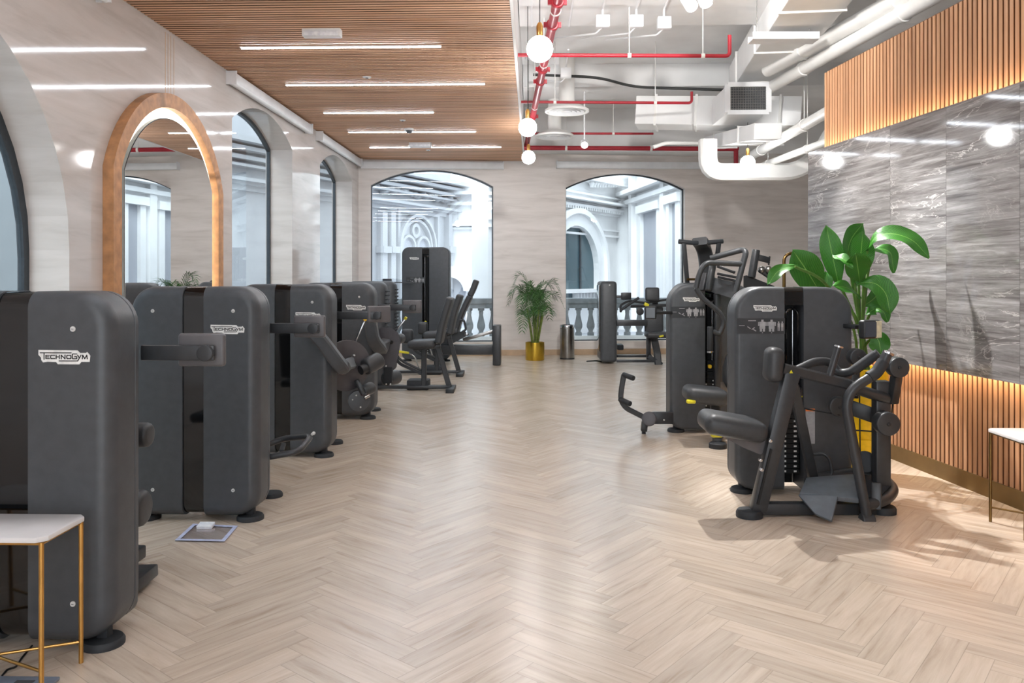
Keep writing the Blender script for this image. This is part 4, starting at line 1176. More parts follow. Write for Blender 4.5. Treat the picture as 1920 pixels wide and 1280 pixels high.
# seat and chest pad
sc = A(1372, 797, 5.28)
so = MB().box(sc, (.41, .34, .135), RY(10), bev=.06, seg=5).build('seat', 'pad', r1)
MB().prism([(1358, 812), (1392, 818), (1440, 826), (1440, 846), (1425, 852), (1392, 838), (1362, 822)], lambda u, v, q: A(u, v, 5.27 + q), -.05, .05).build('seat_bracket', 'screen_back', r1)
MB().bar(A(1333, 815, 5.28), A(1354, 815, 5.28), .05, .03, bev=.01).build('seat_lever', 'yellow', r1)
pc = A(1450, 683, g + .02)
MB().box(pc, (.11, .16, .225), RY(4), bev=.045, seg=5).build('chest_pad', 'pad', r1)
MB().bar(A(1466, 690, g), A(1456, 688, g), .05, .05).build('pad_bracket', 'chrome', r1)
# screen on its arm
MB().bar(A(1582, 610, 5.72), A(1610, 613, 5.6), .07, .03, bev=.006).build('display_arm', 'dark_frame', r1)
s_ = MB().box(A(1631, 617, 5.5), (.17, .06, .13), RZ(28), bev=.018, seg=3).build('display', 'dark_frame', r1)
q_ = A(1631, 617, 5.5); nn = RZ(28) @ V((0, -1, 0))
MB().box(q_ + nn * .031 + RZ(28) @ V((-.025, 0, 0)), (.1, .006, .1), RZ(28)).build('screen', 'screen_glow', s_)
MB().box(q_ + nn * .031 + RZ(28) @ V((.05, 0, 0)), (.05, .008, .115), RZ(28)).build('screen_reflection', 'beige_reflection', s_)  # beige reflection on the screen, painted as its own thin block

r2 = front_machine('charcoal press machine with bent tube arms, second from the camera beside the partition', 1335, 7.95)
g = 7.55
MB().tube([A(1305, 540, g), A(1311, 513, g), A(1322, 492, g), A(1395, 495, g)], .026, .12, 14).build('press_arm', 'charcoal_frame', r2)
MB().tube([A(1332, 484, g + .15), A(1392, 468, g + .05), A(1399, 472, g), A(1379, 548, g)], .028, .07, 14).build('press_arm', 'charcoal_frame', r2)
MB().tube([A(1305, 540, g), A(1314, 556, g), A(1352, 588, g), A(1358, 606, g), A(1349, 628, g), A(1337, 621, g)], .024, .12, 14).build('handle_tube', 'charcoal_frame', r2)
MB().cyl(A(1331.5, 612, g), A(1331.5, 658, g), .028, n=18, bev=.008).build('hand_grip', 'rubber', r2)
MB().cyl(A(1331.5, 658, g), A(1331.5, 661, g), .03, n=18).build('grip_cap', 'chrome', r2)
MB().cyl(A(1337, 495, g + .25), A(1328, 545, g + .2), .034, n=18, bev=.008).build('arm_post', 'charcoal_frame', r2)
MB().bar(A(1322, 512, g + .3), A(1316, 545, g + .25), .05, .04, bev=.006).build('arm_post', 'charcoal_frame', r2)
for (a_, b_) in (((1345, 513), (1382, 520)), ((1346, 519), (1382, 527)), ((1345, 499), (1378, 511))):
    MB().bar(A(*a_, g + .2), A(*b_, g + .1), .03, .025, bev=.005).build('link_bar', 'dark_frame', r2)
m = MB(); slab(m, [A(1330, 546, g + .3), A(1376, 560, g + .2), A(1381, 530, g + .2), A(1337, 520, g + .3)], .04); m.build('arm_cover', 'charcoal', r2)
MB().bar(A(1345, 550, g + .32), A(1345, 800, g + .45), .06, .08, up=(0, 1, 0), bev=.01).build('column', 'charcoal_frame', r2)
pad(r2, A(1322, 740, 7.45), (.39, .36, .15), RY(6), 'seat', .065)
MB().bar(A(1287, 752.5, 7.3), A(1304, 752.5, 7.3), .05, .035, bev=.012).build('seat_lever', 'yellow', r2)
MB().bar(A(1340, 757, 7.5), A(1345, 832, 7.4), .08, .08, up=(0, 1, 0), bev=.01).build('seat_post', 'charcoal_frame', r2)
MB().prism([(1351, 716), (1357, 716), (1364, 730), (1364, 756), (1352, 757), (1352, 752), (1359, 750), (1359, 735), (1351, 730)], lambda u, v, q: A(u, v, 7.5 + q), -.02, .02).build('seat_bracket', 'steel', r2)
padrail([A(1380, 664, 7.55), A(1371, 700, 7.5), A(1373, 724, 7.5)], .1, .4, 'backrest', r2)
c = A(1346, 840, 7.28); c.z = 0
MB().lathe([(.08, 0), (.08, .04), (.07, .05), (0, .055)], c, 24).build('foot', 'rubber', r2)
MB().bar(A(1346, 828, 7.3), A(1350, 815, 7.9), .07, .06, bev=.01).build('base_beam', 'charcoal_frame', r2)
# foot lever with two grips
f = 7.92
MB().rail([A(1170, 702, f), A(1166, 722, f), A(1163, 748, f), A(1172, 764, f), A(1222, 789, f)], .05, .05, .1, up=(0, -1, 0)).build('foot_lever', 'charcoal_frame', r2)
for (a_, b_) in (((1169, 702), (1188, 709)), ((1162, 748), (1182, 757))):
    MB().cyl(A(*a_, f), A(*b_, f - .12), .026, n=18, bev=.006).build('foot_peg', 'rubber', r2)
MB().cyl(A(1217, 785, f - .05), A(1217, 785, f + .06), .072, n=30, bev=.01).build('lever_hub', 'disc_grey', r2)
MB().bar(A(1222, 783, f + .04), A(1262, 783, f + .04), .05, .12, bev=.008).build('lever_beam', 'charcoal_frame', r2)
MB().bar(A(1209, 790, f + .02), A(1207, 808, f + .02), .06, .07, up=(0, 1, 0), bev=.008).build('lever_leg', 'charcoal_frame', r2)
c = A(1207, 812, f + .02); MB().cyl((c.x, c.y, 0), (c.x, c.y, .03), .02, n=14).build('lever_foot', 'rubber', r2)
MB().disc(A(1245, 787, f - .0), (0, -1, 0), .008, .02, 12).build('bolt', 'bolt_white', r2)
# screen on the aisle side
MB().bar(A(1230, 586, 7.9), A(1258, 586, 7.98), .06, .03, bev=.005).build('display_arm', 'dark_frame', r2)
s_ = MB().box(A(1220, 586, 7.86), (.11, .05, .13), RZ(-12), bev=.012).build('display', 'dark_frame', r2)
MB().box(A(1220, 586, 7.86) + RZ(-12) @ V((0, -.027, 0)), (.085, .004, .1), RZ(-12)).build('screen', 'gloss_black', s_)

# machine behind it: tall bar with two grips
d = 10.2
p = at(1322, HOR, d)
r3 = thing('weight_machine', 'charcoal machine with high T-shaped grip bar, third along the partition row', 'weight machine', (p.x, p.y, 0), group='weight machines beside the slatted partition')
shroud(r3, z1=1.482, th=.26, Rt=.19, Rb=.13, b=.035)
foot(r3, -.34, .1); foot(r3, .34, .1)
MB().rail([A(1326, 590, d + .32), A(1325, 490, d + .32), A(1319, 462, d + .2), A(1312, 452, d - .02)], .1, .19, .25, up=(1, 0, 0)).build('curved_mast', 'charcoal_frame', r3)
MB().cyl(A(1272, 452.5, d), A(1309, 456, d), .03, n=18, bev=.006).build('grip_bar', 'rubber', r3)
MB().cyl(A(1322, 455, d), A(1356, 452, d), .03, n=18, bev=.006).build('grip_bar', 'rubber', r3)
MB().bar(A(1282, 455, d), A(1289, 534, d + .1), .055, .05, up=(0, 1, 0), bev=.01).build('side_bar', 'charcoal_frame', r3)
MB().bar(A(1348, 455, d), A(1345, 480, d + .05), .055, .05, up=(0, 1, 0), bev=.01).build('side_bar', 'charcoal_frame', r3)
MB().bar(A(1288, 523.5, d + .05), A(1310, 523.5, d + .1), .03, .03).build('cross_bar', 'brass_dark', r3)
# free-standing frame with dumbbells peeking over the nearest partition machine
d = 9.2
p = at(1430, HOR, d); p.z = 0
r4 = thing('cable_machine', 'dark frame with slanted post, chain and metal weights, behind the row machine', 'weight machine', p)
MB().cyl(A(1418, 468, d), A(1409, 520, d), .044, n=20, bev=.008).build('slanted_post', 'charcoal_frame', r4)
MB().bar(A(1420, 482, d), A(1442, 488, d), .04, .07, bev=.006).build('arm', 'dark_frame', r4)
m = MB()
for k in range(5): m.sphere(A(1443 - k * .4, 482 + k * 3.2, d), .012, 10)
m.build('chain', 'black', r4)
MB().sphere(A(1441, 505, d), .04, 18, (1, 1, 1.1)).build('metal_weight', 'steel', r4)
MB().sphere(A(1428, 506, d + .05), .045, 18).build('metal_weight', 'steel', r4)
MB().cyl(A(1428, 508, d + .05), A(1442, 518, d + .05), .03, n=16).build('weight_handle', 'charcoal_frame', r4)
m = MB(); m.prism([(1394, 517), (1400, 516), (1452, 536), (1456, 880 - 140), (1392, 740)], lambda u, v, q: A(u, v, d + q), .0, .12).build('side_plate', 'dark_frame', r4)
MB().bar(A(1424, 735, d + .06), V((A(1424, 735, d + .06).x, A(1424, 735, d + .06).y, 0)), .5, .1, up=(0, 1, 0)).build('base', 'rubber', r4)
d = 9.6
p = at(1478, HOR, d); p.z = 0
t = thing('hoop_rail', 'dark bent tube hoop standing behind the row machine, left of the tall plant', 'rail', p)
MB().tube([V((at(1470, 530, d).x, at(1470, 530, d).y, 0)), A(1470, 480, d), A(1488, 472, d), V((at(1500, 530, d).x, at(1500, 530, d).y, .0)) + V((.4, .2, 0))], .02, .12, 12).build('hoop_tube', 'brass_dark', t)
for q in (V((at(1470, 530, d).x, at(1470, 530, d).y, 0)),): MB().cyl(q, q + V((0, 0, .02)), .06).build('base_plate', 'rubber', t)

# machine standing side-on by the end window
d = 14.3
p = at(1190, HOR, d); p.z = 0
r5 = thing('shoulder_machine', 'charcoal machine standing side-on by the end window, seat turned to the camera', 'weight machine', p)
a_, b_ = A(1126, 683, d), A(1157, 527, d)
s_ = MB().span((a_.x, a_.y - .0, .03), (b_.x, b_.y + .8, b_.z), bev=.06, seg=4).build('shroud', 'charcoal', r5)
MB().span((a_.x - .012, a_.y + .05, .2), (a_.x + .09, a_.y + .75, b_.z - .06), bev=.03).build('gloss_panel', 'gloss_black', r5)
MB().disc(A(1143, 534.5, d - .003), (0, -1, 0), .014, .01, 14).build('bolt', 'bolt_white', r5)
MB().bar(A(1156, 605, d + .1), A(1214, 605, d + .1), .1, .11, bev=.01).build('cross_beam', 'charcoal_frame', r5)
MB().bar(A(1156, 667, d + .25), A(1222, 667, d + .2), .05, .05, bev=.008).build('base_rail', 'charcoal_frame', r5)
MB().bar(A(1156, 676.5, d - .05), A(1226, 676.5, d - .05), .05, .05, bev=.008).build('base_rail', 'charcoal_frame', r5)
MB().rail([A(1226, 632, d), A(1232, 660, d), A(1234, 684, d - .05)], .12, .1, .05, up=(0, -1, 0)).build('seat_post', 'charcoal_frame', r5)
MB().bar(A(1216, 668, d), A(1240, 683, d), .16, .08, bev=.01).build('base_foot', 'rubber', r5)
MB().bar(A(1216, 630, d + .1), A(1216, 675, d + .15), .08, .06, up=(0, 1, 0), bev=.01).build('rear_post', 'charcoal_frame', r5)
pad(r5, A(1231, 627, d - .05), (.4, .4, .11), None, 'seat', .05)
MB().bar(A(1236, 631, d - .26), A(1244, 629, d - .26), .05, .03, bev=.008).build('seat_lever', 'yellow', r5)
MB().box(A(1226, 600, d + .2), (.34, .09, .5), RX(-6), bev=.04, seg=4).build('backrest', 'pad', r5)
MB().box(A(1223, 551.5, d + .1), (.255, .09, .25), RX(-6), bev=.04, seg=4).build('headrest', 'pad', r5)
MB().bar(A(1228, 590, d + .3), A(1228, 560, d + .3), .1, .05, up=(0, 1, 0)).build('back_post', 'charcoal_frame', r5)
MB().bar(A(1208, 569, d + .0), A(1216, 573, d + .0), .06, .06, bev=.01).build('adjust_tab', 'yellow', r5)
MB().bar(A(1156, 556, d - .05), A(1170, 556, d - .05), .05, .05, bev=.008).build('display_arm', 'charcoal_frame', r5)
MB().box(A(1174, 555, d - .06), (.18, .05, .13), bev=.012).build('display', 'dark_frame', r5)
MB().tube([A(1164, 584, d - .2), A(1163, 572, d - .1), A(1178, 563, d), A(1210, 568, d + .1), A(1258, 560, d + .2)], .022, .1).build('press_arm', 'charcoal_frame', r5)
MB().tube([A(1163, 582, d - .3), A(1180, 570, d - .3), A(1198, 558, d - .3)], .024, .05).build('hand_grip', 'rubber', r5)
MB().tube([A(1183, 574, d), A(1258, 572, d + .1)], .028, 0).build('arm_link', 'charcoal_frame', r5)
MB().disc(A(1200, 584, d - .05), (0, -1, 0), .065, .06, 26).build('cam_disc', 'dark_frame', r5)
MB().tube([A(1128, 678, d + .2), A(1118, 676, d + .1), A(1100, 677, d)], .012, .05, 8).build('power_cord', 'black', r5)
MB().box(A(1162, 650, d + .9), (.12, .3, .1), bev=.02).build('foot_rest', 'rubber', r5)
# ================================================================ plants
def leafmesh(spine, width, nrm=(0, -1, 0), fold=.18, n=18, tipp=.55):
    """broad leaf along a spine of world points; nrm is roughly the way its face looks"""
    m = MB(); bm = m.bm; uv = bm.loops.layers.uv.new('UVMap')
    P = m.rounded(spine, 10, 8)
    # resample
    L = [0]
    for a, b in zip(P, P[1:]): L.append(L[-1] + (b - a).length)
    Q = []
    for i in range(n + 1):
        s = L[-1] * i / n; k = max(j for j in range(len(L)) if L[j] <= s + 1e-9); k = min(k, len(P) - 2)
        f = (s - L[k]) / max(1e-6, L[k + 1] - L[k]); Q.append(P[k].lerp(P[k + 1], f))
    rows = []; N0 = V(nrm)
    for i, p in enumerate(Q):
        t = (Q[min(i + 1, n)] - Q[max(i - 1, 0)]).normalized()
        x = t.cross(N0)
        x = x.normalized() if x.length > .15 else V((1, 0, 0)); nn = x.cross(t).normalized()
        f = i / n
        wd = width * (math.sin(math.pi * min(1, f / tipp) / 2) if f < tipp else math.cos(math.pi / 2 * ((f - tipp) / (1 - tipp)) ** 1.5)) + .004
        row = []
        for j in range(7):
            u = j / 6 * 2 - 1
            wob = .012 * math.sin(9 * f + 2.1 * u) * abs(u)
            row.append(bm.verts.new(p + x * u * wd / 2 + nn * (-abs(u) * fold * wd * .5 * -1 + wob)))
        rows.append(row)
    for i, (a, b) in enumerate(zip(rows, rows[1:])):
        for j in range(6):
            f_ = bm.faces.new((a[j], a[j + 1], b[j + 1], b[j]))
            for l, (uu, vv) in zip(f_.loops, ((j, i), (j + 1, i), (j + 1, i + 1), (j, i + 1))): l[uv].uv = (uu / 6, vv / n)
    return m
dP = 6.3
pot = at(1619, 845, dP); pot.z = 0
tp = thing('leafy_plant', 'tall broad-leaved potted plant standing against the grey stone wall', 'plant', (pot.x, pot.y, .3))
tq = thing('planter', 'tall tapered yellow planter on the floor behind the row machine', 'planter', pot)
MB().lathe([(0, 0), (.12, 0), (.125, .02), (.165, .5), (.185, .84), (.17, .84), (.16, .78), (0, .78)], pot, 40).build('body', 'planter_yellow', tq)
MB().lathe([(.128, .018), (.15, .3), (.158, .3), (.136, .016)], pot, 40).build('base_ring', 'planter_yellow', tq)
so_ = MB().lathe([(0, .785), (.158, .785)], pot, 30).build('soil', 'soil', tq)
def Lf(pts, width, nrm=(0, -1, 0), **k):
    leafmesh([at(x, y, dP + e) for x, y, e in pts], width, nrm, **k).build('leaf', 'leaf', tp)
base = pot + V((0, 0, .79))
def stem(pts, r=.011):
    MB().tube([base + V((random.uniform(-.05, .05), random.uniform(-.05, .05), -.05))] + [at(x, y, dP + e) for x, y, e in pts], r, .3, 10).build('stem', 'stem_green', tp)
for pts in ([(1608, 590, 0), (1560, 548, -.05), (1537, 545, -.1)], [(1606, 600, .02), (1580, 545, 0), (1572, 532, 0)], [(1612, 600, -.05), (1604, 540, -.08), (1602, 530, -.08)], [(1610, 600, .1), (1597, 530, .1), (1590, 470, .1)],
            [(1616, 600, 0), (1620, 520, -.05), (1626, 470, -.1)], [(1618, 600, .08), (1626, 520, .05), (1634, 470, .05)], [(1606, 610, -.1), (1540, 520, -.25), (1490, 500, -.3)], [(1616, 600, -.1), (1620, 550, -.15), (1622, 535, -.2)],
            [(1618, 620, 0), (1632, 585, -.1)], [(1618, 650, 0), (1636, 632, -.1)], [(1612, 610, .05), (1611, 560, 0), (1610, 520, 0)]): stem(pts)
Lf([(1542, 556, -.1), (1516, 512, -.16), (1486, 468, -.2)], .24, (-.25, -1, .25))
Lf([(1574, 540, 0), (1562, 485, -.04), (1549, 422, .0)], .165, (-.3, -1, .1))
Lf([(1602, 540, -.08), (1613, 488, -.12), (1618, 432, -.06)], .2, (.25, -1, .2))
Lf([(1588, 490, .1), (1592, 450, .08), (1619, 418, .05)], .2, (.35, -1, -.3))
Lf([(1626, 470, -.1), (1640, 442, -.2), (1672, 436, -.28), (1712, 448, -.36), (1742, 484, -.42)], .15, (-.35, -.6, .7))
Lf([(1632, 470, .05), (1652, 465, 0), (1671, 472, -.03), (1676, 512, -.05)], .12, (.3, -.8, .5))
Lf([(1500, 500, -.28), (1482, 499, -.3), (1458, 507, -.32), (1439, 534, -.35)], .09, (-.3, -.8, .5))
Lf([(1606, 532, -.18), (1640, 528, -.26), (1662, 548, -.3), (1669, 588, -.3)], .17, (-.25, -.8, .6))
Lf([(1622, 590, -.1), (1644, 576, -.15), (1658, 584, -.18), (1664, 604, -.2)], .12, (.2, -.8, .5))
Lf([(1632, 622, -.1), (1648, 636, -.14), (1652, 664, -.16)], .15, (-.4, -.9, .2))
Lf([(1560, 478, -.1), (1578, 482, -.2), (1600, 502, -.28)], .09, (-.1, -.6, .8))
Lf([(1612, 530, -.1), (1608, 498, -.2), (1604, 474, -.3)], .19, (.1, -.6, -.7))
Lf([(1614, 560, -.15), (1590, 538, -.25), (1560, 536, -.3)], .11, (-.1, -.7, .6))
Lf([(1540, 552, -.05), (1552, 530, -.02), (1548, 508, 0)], .08, (-.2, -1, .1))
Lf([(1616, 575, .1), (1640, 560, .1), (1660, 530, .12)], .13, (.2, -1, .2))

# palm by the end wall
dG = 15.05
c = at(1003, 674, dG); c.z = 0
t = thing('pot', 'round gold metal pot on the floor between the two end windows', 'pot', c)
MB().lathe([(0, 0), (.17, 0), (.178, .01), (.178, .335), (.168, .335), (.166, .3), (0, .3)], c, 40).build('body', 'gold', t)
MB().lathe([(0, .302), (.165, .302)], c, 30).build('soil', 'soil', t)
t = thing('potted_palm', 'feathery green palm growing in the gold pot by the end wall', 'palm', c + V((0, 0, .3)))
rnd = random.Random(3)
m = MB()
for k in range(9):
    a = rnd.uniform(0, 6.28); r = rnd.uniform(.01, .06)
    b_ = c + V((r * math.cos(a), r * math.sin(a), .28)); top = b_ + V((.10 * math.cos(a), .1 * math.sin(a), rnd.uniform(.5, .75)))
    MB().tube([b_, b_.lerp(top, .5) + V((.0, 0, .02)), top], .016, .1, 8, scale=None).build('cane', 'trunk', t)
def frond(b0, az, out, rise, droop, nl=17):
    m = MB(); bm = m.bm
    hd = V((math.cos(az), math.sin(az), 0)); pts = []
    for i in range(15):
        f = i / 14; pts.append(b0 + hd * out * f ** 1.15 + V((0, 0, rise * math.sin(f * math.pi * .62) - droop * f ** 3)))
    m.sweep(pts, [(.005 * math.cos(q), .005 * math.sin(q)) for q in (0, 2.1, 4.2)], scale=[1 - .7 * i / 14 for i in range(15)])
    sd = V((-hd.y, hd.x, 0))
    for i in range(nl):
        f = .28 + .72 * i / (nl - 1); k = min(13, int(f * 14)); p = pts[k].lerp(pts[k + 1], f * 14 - k) if k < 14 else pts[14]
        tg = (pts[min(k + 1, 14)] - pts[k]).normalized(); ll = .25 * math.sin(math.pi * (.18 + .74 * f)) + .03
        for s in (-1, 1):
            d_ = (sd * s * .72 + tg * .75 + V((0, 0, rnd.uniform(.05, .3)))).normalized()
            e = p + d_ * ll + V((0, 0, -.25 * ll)); w_ = tg.cross(d_).cross(d_).normalized() * .009
            md = p + d_ * ll * .5
            a1, a2, b1, b2, cc = (bm.verts.new(x) for x in (p - w_ * .4, p + w_ * .4, md - w_, md + w_, e))
            bm.faces.new((a1, a2, b2, b1)); bm.faces.new((b1, b2, cc))
    m.build('frond', 'palm_leaf', t, smooth=False)
for k in range(26):
    az = k * 2.399 + rnd.uniform(-.2, .2); lo = rnd.random()
    frond(c + V((rnd.uniform(-.08, .08), rnd.uniform(-.08, .08), .55 + .35 * lo)), az, rnd.uniform(.35, .62) * (1 - .25 * lo), rnd.uniform(.35, .85), rnd.uniform(.05, .4))
c = at(1063.5, 672, 15.25); c.z = 0
t = thing('waste_bin', 'round brushed steel waste bin on the floor beside the gold palm pot', 'bin', c)
MB().lathe([(0, .02), (.132, .02), (.136, .03), (.136, .6), (.13, .6), (.13, .5), (0, .5)], c, 40).build('body', 'steel', t)
MB().lathe([(.137, .59), (.14, .6), (.14, .635), (.13, .65), (.1, .65), (.1, .62)], c, 40).build('rim', 'chrome', t)
MB().lathe([(0, 0), (.138, 0), (.138, .022), (0, .022)], c, 40).build('base', 'rubber', t)

# ================================================================ side tables
def table(label, x0, x1, y0, y1, legmat):
    t = thing('side_table', label, 'table', ((x0 + x1) / 2, (y0 + y1) / 2, 0), group='marble-topped side tables')
    m = MB(); cc = .03
    P = [(x0 + cc, y0), (x1 - cc, y0), (x1, y0 + cc), (x1, y1 - cc), (x1 - cc, y1), (x0 + cc, y1), (x0, y1 - cc), (x0, y0 + cc)]
    m.prism(P, lambda u, v, q: V((u, v, q)), .572, .592, bev=.004)
    m.build('table_top', 'marble_top', t)
    g = .012; L_ = [(x0 + .02, y0 + .02), (x1 - .02, y0 + .02), (x1 - .02, y1 - .02), (x0 + .02, y1 - .02)]
    for (x, y) in L_: MB().cyl((x, y, 0), (x, y, .571), .009, n=12).build('leg', legmat, t)
    for i, (a, b) in enumerate(((0, 2), (1, 3))): MB().cyl((*L_[a], .085 + .008 * i), (*L_[b], .085 + .008 * i), .006, n=10).build('cross_stretcher', legmat, t)
    m = MB()
    for a, b in zip(L_, L_[1:] + L_[:1]): m.cyl((*a, .565), (*b, .565), .006, n=8)
    m.build('top_frame', legmat, t)
    return t
q = fl(152, 1242); q1 = at(168, 958, 3.275)
table('low side table with pale marble top and thin brass legs, before the nearest weight machine', q.x + .02 - .62, q.x + .02, q.y + .02 - .30, q.y + .02, 'brass')
q = fl(1857, 978)
table('low side table with pale marble top in front of the slatted partition', q.x - .02, q.x + .40, q.y + .02 - .4, q.y + .02, 'brass_dark')

# ================================================================ small things on the floor
# acrylic sign holder lying on the floor
t0_, t1_, t2_, t3_ = fl(328, 1015), fl(421, 1017), fl(446, 988), fl(362, 984)
ctr = (t0_ + t1_ + t2_ + t3_) / 4
t = thing('sign_holder', 'clear acrylic sign holder lying flat on the floor before the second weight machine', 'sign holder', ctr)
up = V((0, 0, .006))
MB().prism([(p.x, p.y) for p in (t0_, t1_, t2_, t3_)], lambda u, v, q: V((u, v, q)), .003, .007).build('clear_sheet', 'acrylic', t, smooth=False)
m = MB()
R_ = [t0_, t1_, t2_, t3_]; I_ = [p.lerp(ctr, .16) for p in R_]
for i in range(4):
    j = (i + 1) % 4
    m.prism([(p.x, p.y) for p in (R_[i], R_[j], I_[j], I_[i])], lambda u, v, q: V((u, v, q)), .0075, .0095)
bmesh.ops.remove_doubles(m.bm, verts=m.bm.verts, dist=.0002)
MATS['acrylic_edge'] = simple('acrylic_edge', (198, 206, 236), .25)
m.build('edge_frame', 'acrylic_edge', t, smooth=False)
a_, b_ = fl(372, 990), fl(400, 990)
MB().box((a_ + b_) / 2 + V((0, 0, .018)), ((b_ - a_).length, .06, .016), RX(12)).build('clip', 'paper', t)
# cable and floor plate at the lower corner
t = thing('power_cable', 'thin dark cable lying on the floor below the nearest marble side table', 'cable', fl(30, 1255))
MB().tube([fl(4, 1268) + V((0, 0, .004)), fl(14, 1256) + V((0, 0, .004)), fl(30, 1252) + V((0, 0, .004)), fl(40, 1236) + V((0, 0, .004)), fl(60, 1212) + V((0, 0, .004))], .004, .03, 8).build('cord', 'black', t)
q = fl(46, 1281); 
t = thing('floor_plate', 'grey-blue flat plate lying on the floor under the nearest marble side table', 'plate', (q.x - .05, q.y, 0))
MB().box((q.x - .05, q.y - .05, .008), (.34, .16, .012), bev=.003).build('plate', 'floor_plate', t)
for dx in (-.08, .06): MB().box((q.x - .05 + dx, q.y - .02, .0148), (.07, .03, .002)).build('plate_slot', 'grille_dark', t)

# ================================================================ outside: stone balustrade and the white hall beyond the end windows
def bal_run(label, px0, px1, n, d):
    a, b = at(px0, HOR, d), at(px1, HOR, d + (px1 - px0) / F * d * math.sin(BETA - YAW)); a.z = b.z = 0
    t = thing('balustrade', label, 'balustrade', (a + b) / 2, group='stone balustrades outside the end windows')
    ct = V((0, 0, 1.04)); cb = V((0, 0, .12))
    MB().bar(a + ct, b + ct, .34, .12, bev=.02).build('top_rail', 'baluster', t)
    MB().bar(a + V((0, 0, .93)), b + V((0, 0, .93)), .26, .09).build('rail_moulding', 'baluster', t)
    MB().bar(a + V((0, 0, .14)), b + V((0, 0, .14)), .36, .28, bev=.01).build('plinth', 'facade', t)
    pr = [(.075, .28), (.075, .34), (.05, .36), (.05, .39), (.085, .46), (.088, .52), (.06, .64), (.042, .74), (.05, .8), (.045, .82), (.07, .84), (.07, .89)]
    bl = None
    for k in range(n):
        c = a.lerp(b, (k + .5) / n)
        if bl is None:
            bl = MB().lathe(pr, c, 20).build('baluster', 'baluster', t); c0 = c
        else:
            o = bl.copy(); C.objects.link(o); o.location = bl.location + (c - c0)
    return t
bal_run('stone balustrade outside the end window behind the leg press', 690, 935, 11, 17.1)
bal_run('stone balustrade outside the end window behind the side-on machine', 1050, 1300, 11, 17.5)

def facade(name, label, pA, dA_, pB, dB2):
    a, b = at(pA, HOR, dA_), at(pB, HOR, dB2); a.z = b.z = 0
    u = (b - a).normalized(); n = V((u.y, -u.x, 0))
    t = thing(name, label, 'building', a)
    def f(s, z, k): return a + u * s + n * k + V((0, 0, z))
    return t, f, (b - a).length
def U(f, px, py, A0):
    """(s, z) on a facade seen at a pixel"""
    a, u = A0
    d = on_line(px, a, u); q = at(px, py, d); return (q - a).dot(u), q.z
def band(t, f, s0, s1, z0, z1, k, name='cornice', mat='facade'):
    return MB().prism([(s0, z0), (s1, z0), (s1, z1), (s0, z1)], f, 0, k).build(name, mat, t, smooth=False)
def archring(t, f, sc, zc, r0, r1, k, name='arch_moulding', mat='facade', a0=0, a1=math.pi, drop=0):
    m = MB(); n_ = 20
    P = [(sc + r1 * math.cos(a0 + (a1 - a0) * i / n_), zc + r1 * math.sin(a0 + (a1 - a0) * i / n_)) for i in range(n_ + 1)]
    Q = [(sc + r0 * math.cos(a0 + (a1 - a0) * i / n_), zc + r0 * math.sin(a0 + (a1 - a0) * i / n_)) for i in range(n_ + 1)]
    for i in range(n_): m.prism([P[i], P[i + 1], Q[i + 1], Q[i]], f, 0, k)
    if drop:
        for s in (1, -1): m.prism([(sc + s * r0, zc - drop), (sc + s * r1, zc - drop), (sc + s * r1, zc), (sc + s * r0, zc)], f, 0, k)
    return m.build(name, mat, t, smooth=False)
def archfill(t, f, sc, zc, r, drop, k0, k1, name, mat):
    P = [(sc + r * math.cos(math.pi * i / 16), zc + r * math.sin(math.pi * i / 16)) for i in range(17)] + [(sc - r, zc - drop), (sc + r, zc - drop)]
    return MB().prism(P, f, k0, k1).build(name, mat, t, smooth=False)
# ornate front beyond the window with the weight tower
t, f, L = facade('ornate_facade', 'white ornate arched hall front beyond the window behind the weight tower', 660, 22.6, 872, 28.4)
a0 = at(660, HOR, 22.6); a0.z = 0; b0 = at(872, HOR, 28.4); b0.z = 0; A0 = (a0, (b0 - a0).normalized())
MB().prism([(-6, -3), (L + 1, -3), (L + 1, 5.8), (-6, 5.8)], f, -.6, 0).build('wall', 'facade_dimmed', t, smooth=False)
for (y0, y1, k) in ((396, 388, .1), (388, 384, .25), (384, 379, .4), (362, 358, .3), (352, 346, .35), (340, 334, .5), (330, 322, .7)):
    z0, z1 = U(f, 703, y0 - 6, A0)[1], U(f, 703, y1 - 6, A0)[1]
    band(t, f, -6, L + 1, z0, z1, k, mat='facade_dimmed')
m = MB(); zf = U(f, 703, 352, A0)[1]
rr = random.Random(5)
for i in range(46):
    s = -.8 + i * (L + 1) / 45
    m.sphere(f(s, zf + rr.uniform(-.06, .06), .12), rr.uniform(.09, .15), 10, (1, 1, .8))
m.build('frieze', 'facade_dimmed', t)
s_, z_ = U(f, 776, 465, A0)
R1 = (U(f, 815, 465, A0)[0] - U(f, 745, 465, A0)[0]) / 2 * .98
archring(t, f, s_, z_, R1 * .92, R1, .22, drop=3.5, mat='facade_dimmed'); archring(t, f, s_, z_, R1 * .78, R1 * .86, .15, drop=3.5, mat='facade_dimmed')
for sg in (-1, 1):
    archring(t, f, s_ + sg * R1 * .4, z_, R1 * .3, R1 * .38, .12, 'small_arch', 'facade_dimmed', drop=3.)
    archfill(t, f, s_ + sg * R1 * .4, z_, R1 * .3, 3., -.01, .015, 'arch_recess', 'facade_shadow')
archring(t, f, s_, z_ + R1 * .52, R1 * .12, R1 * .22, .1, 'roundel', 'facade_dimmed', a1=2 * math.pi)
for px in (712, 728, 836, 856):
    s0 = U(f, px, 465, A0)[0]
    band(t, f, s0 - .12, s0 + .12, -2, U(f, px, 398, A0)[1], .2, 'pilaster', 'facade_dimmed')
    band(t, f, s0 - .2, s0 + .2, U(f, px, 474, A0)[1], U(f, px, 462, A0)[1], .3, 'capital', 'facade_dimmed')
m = MB()
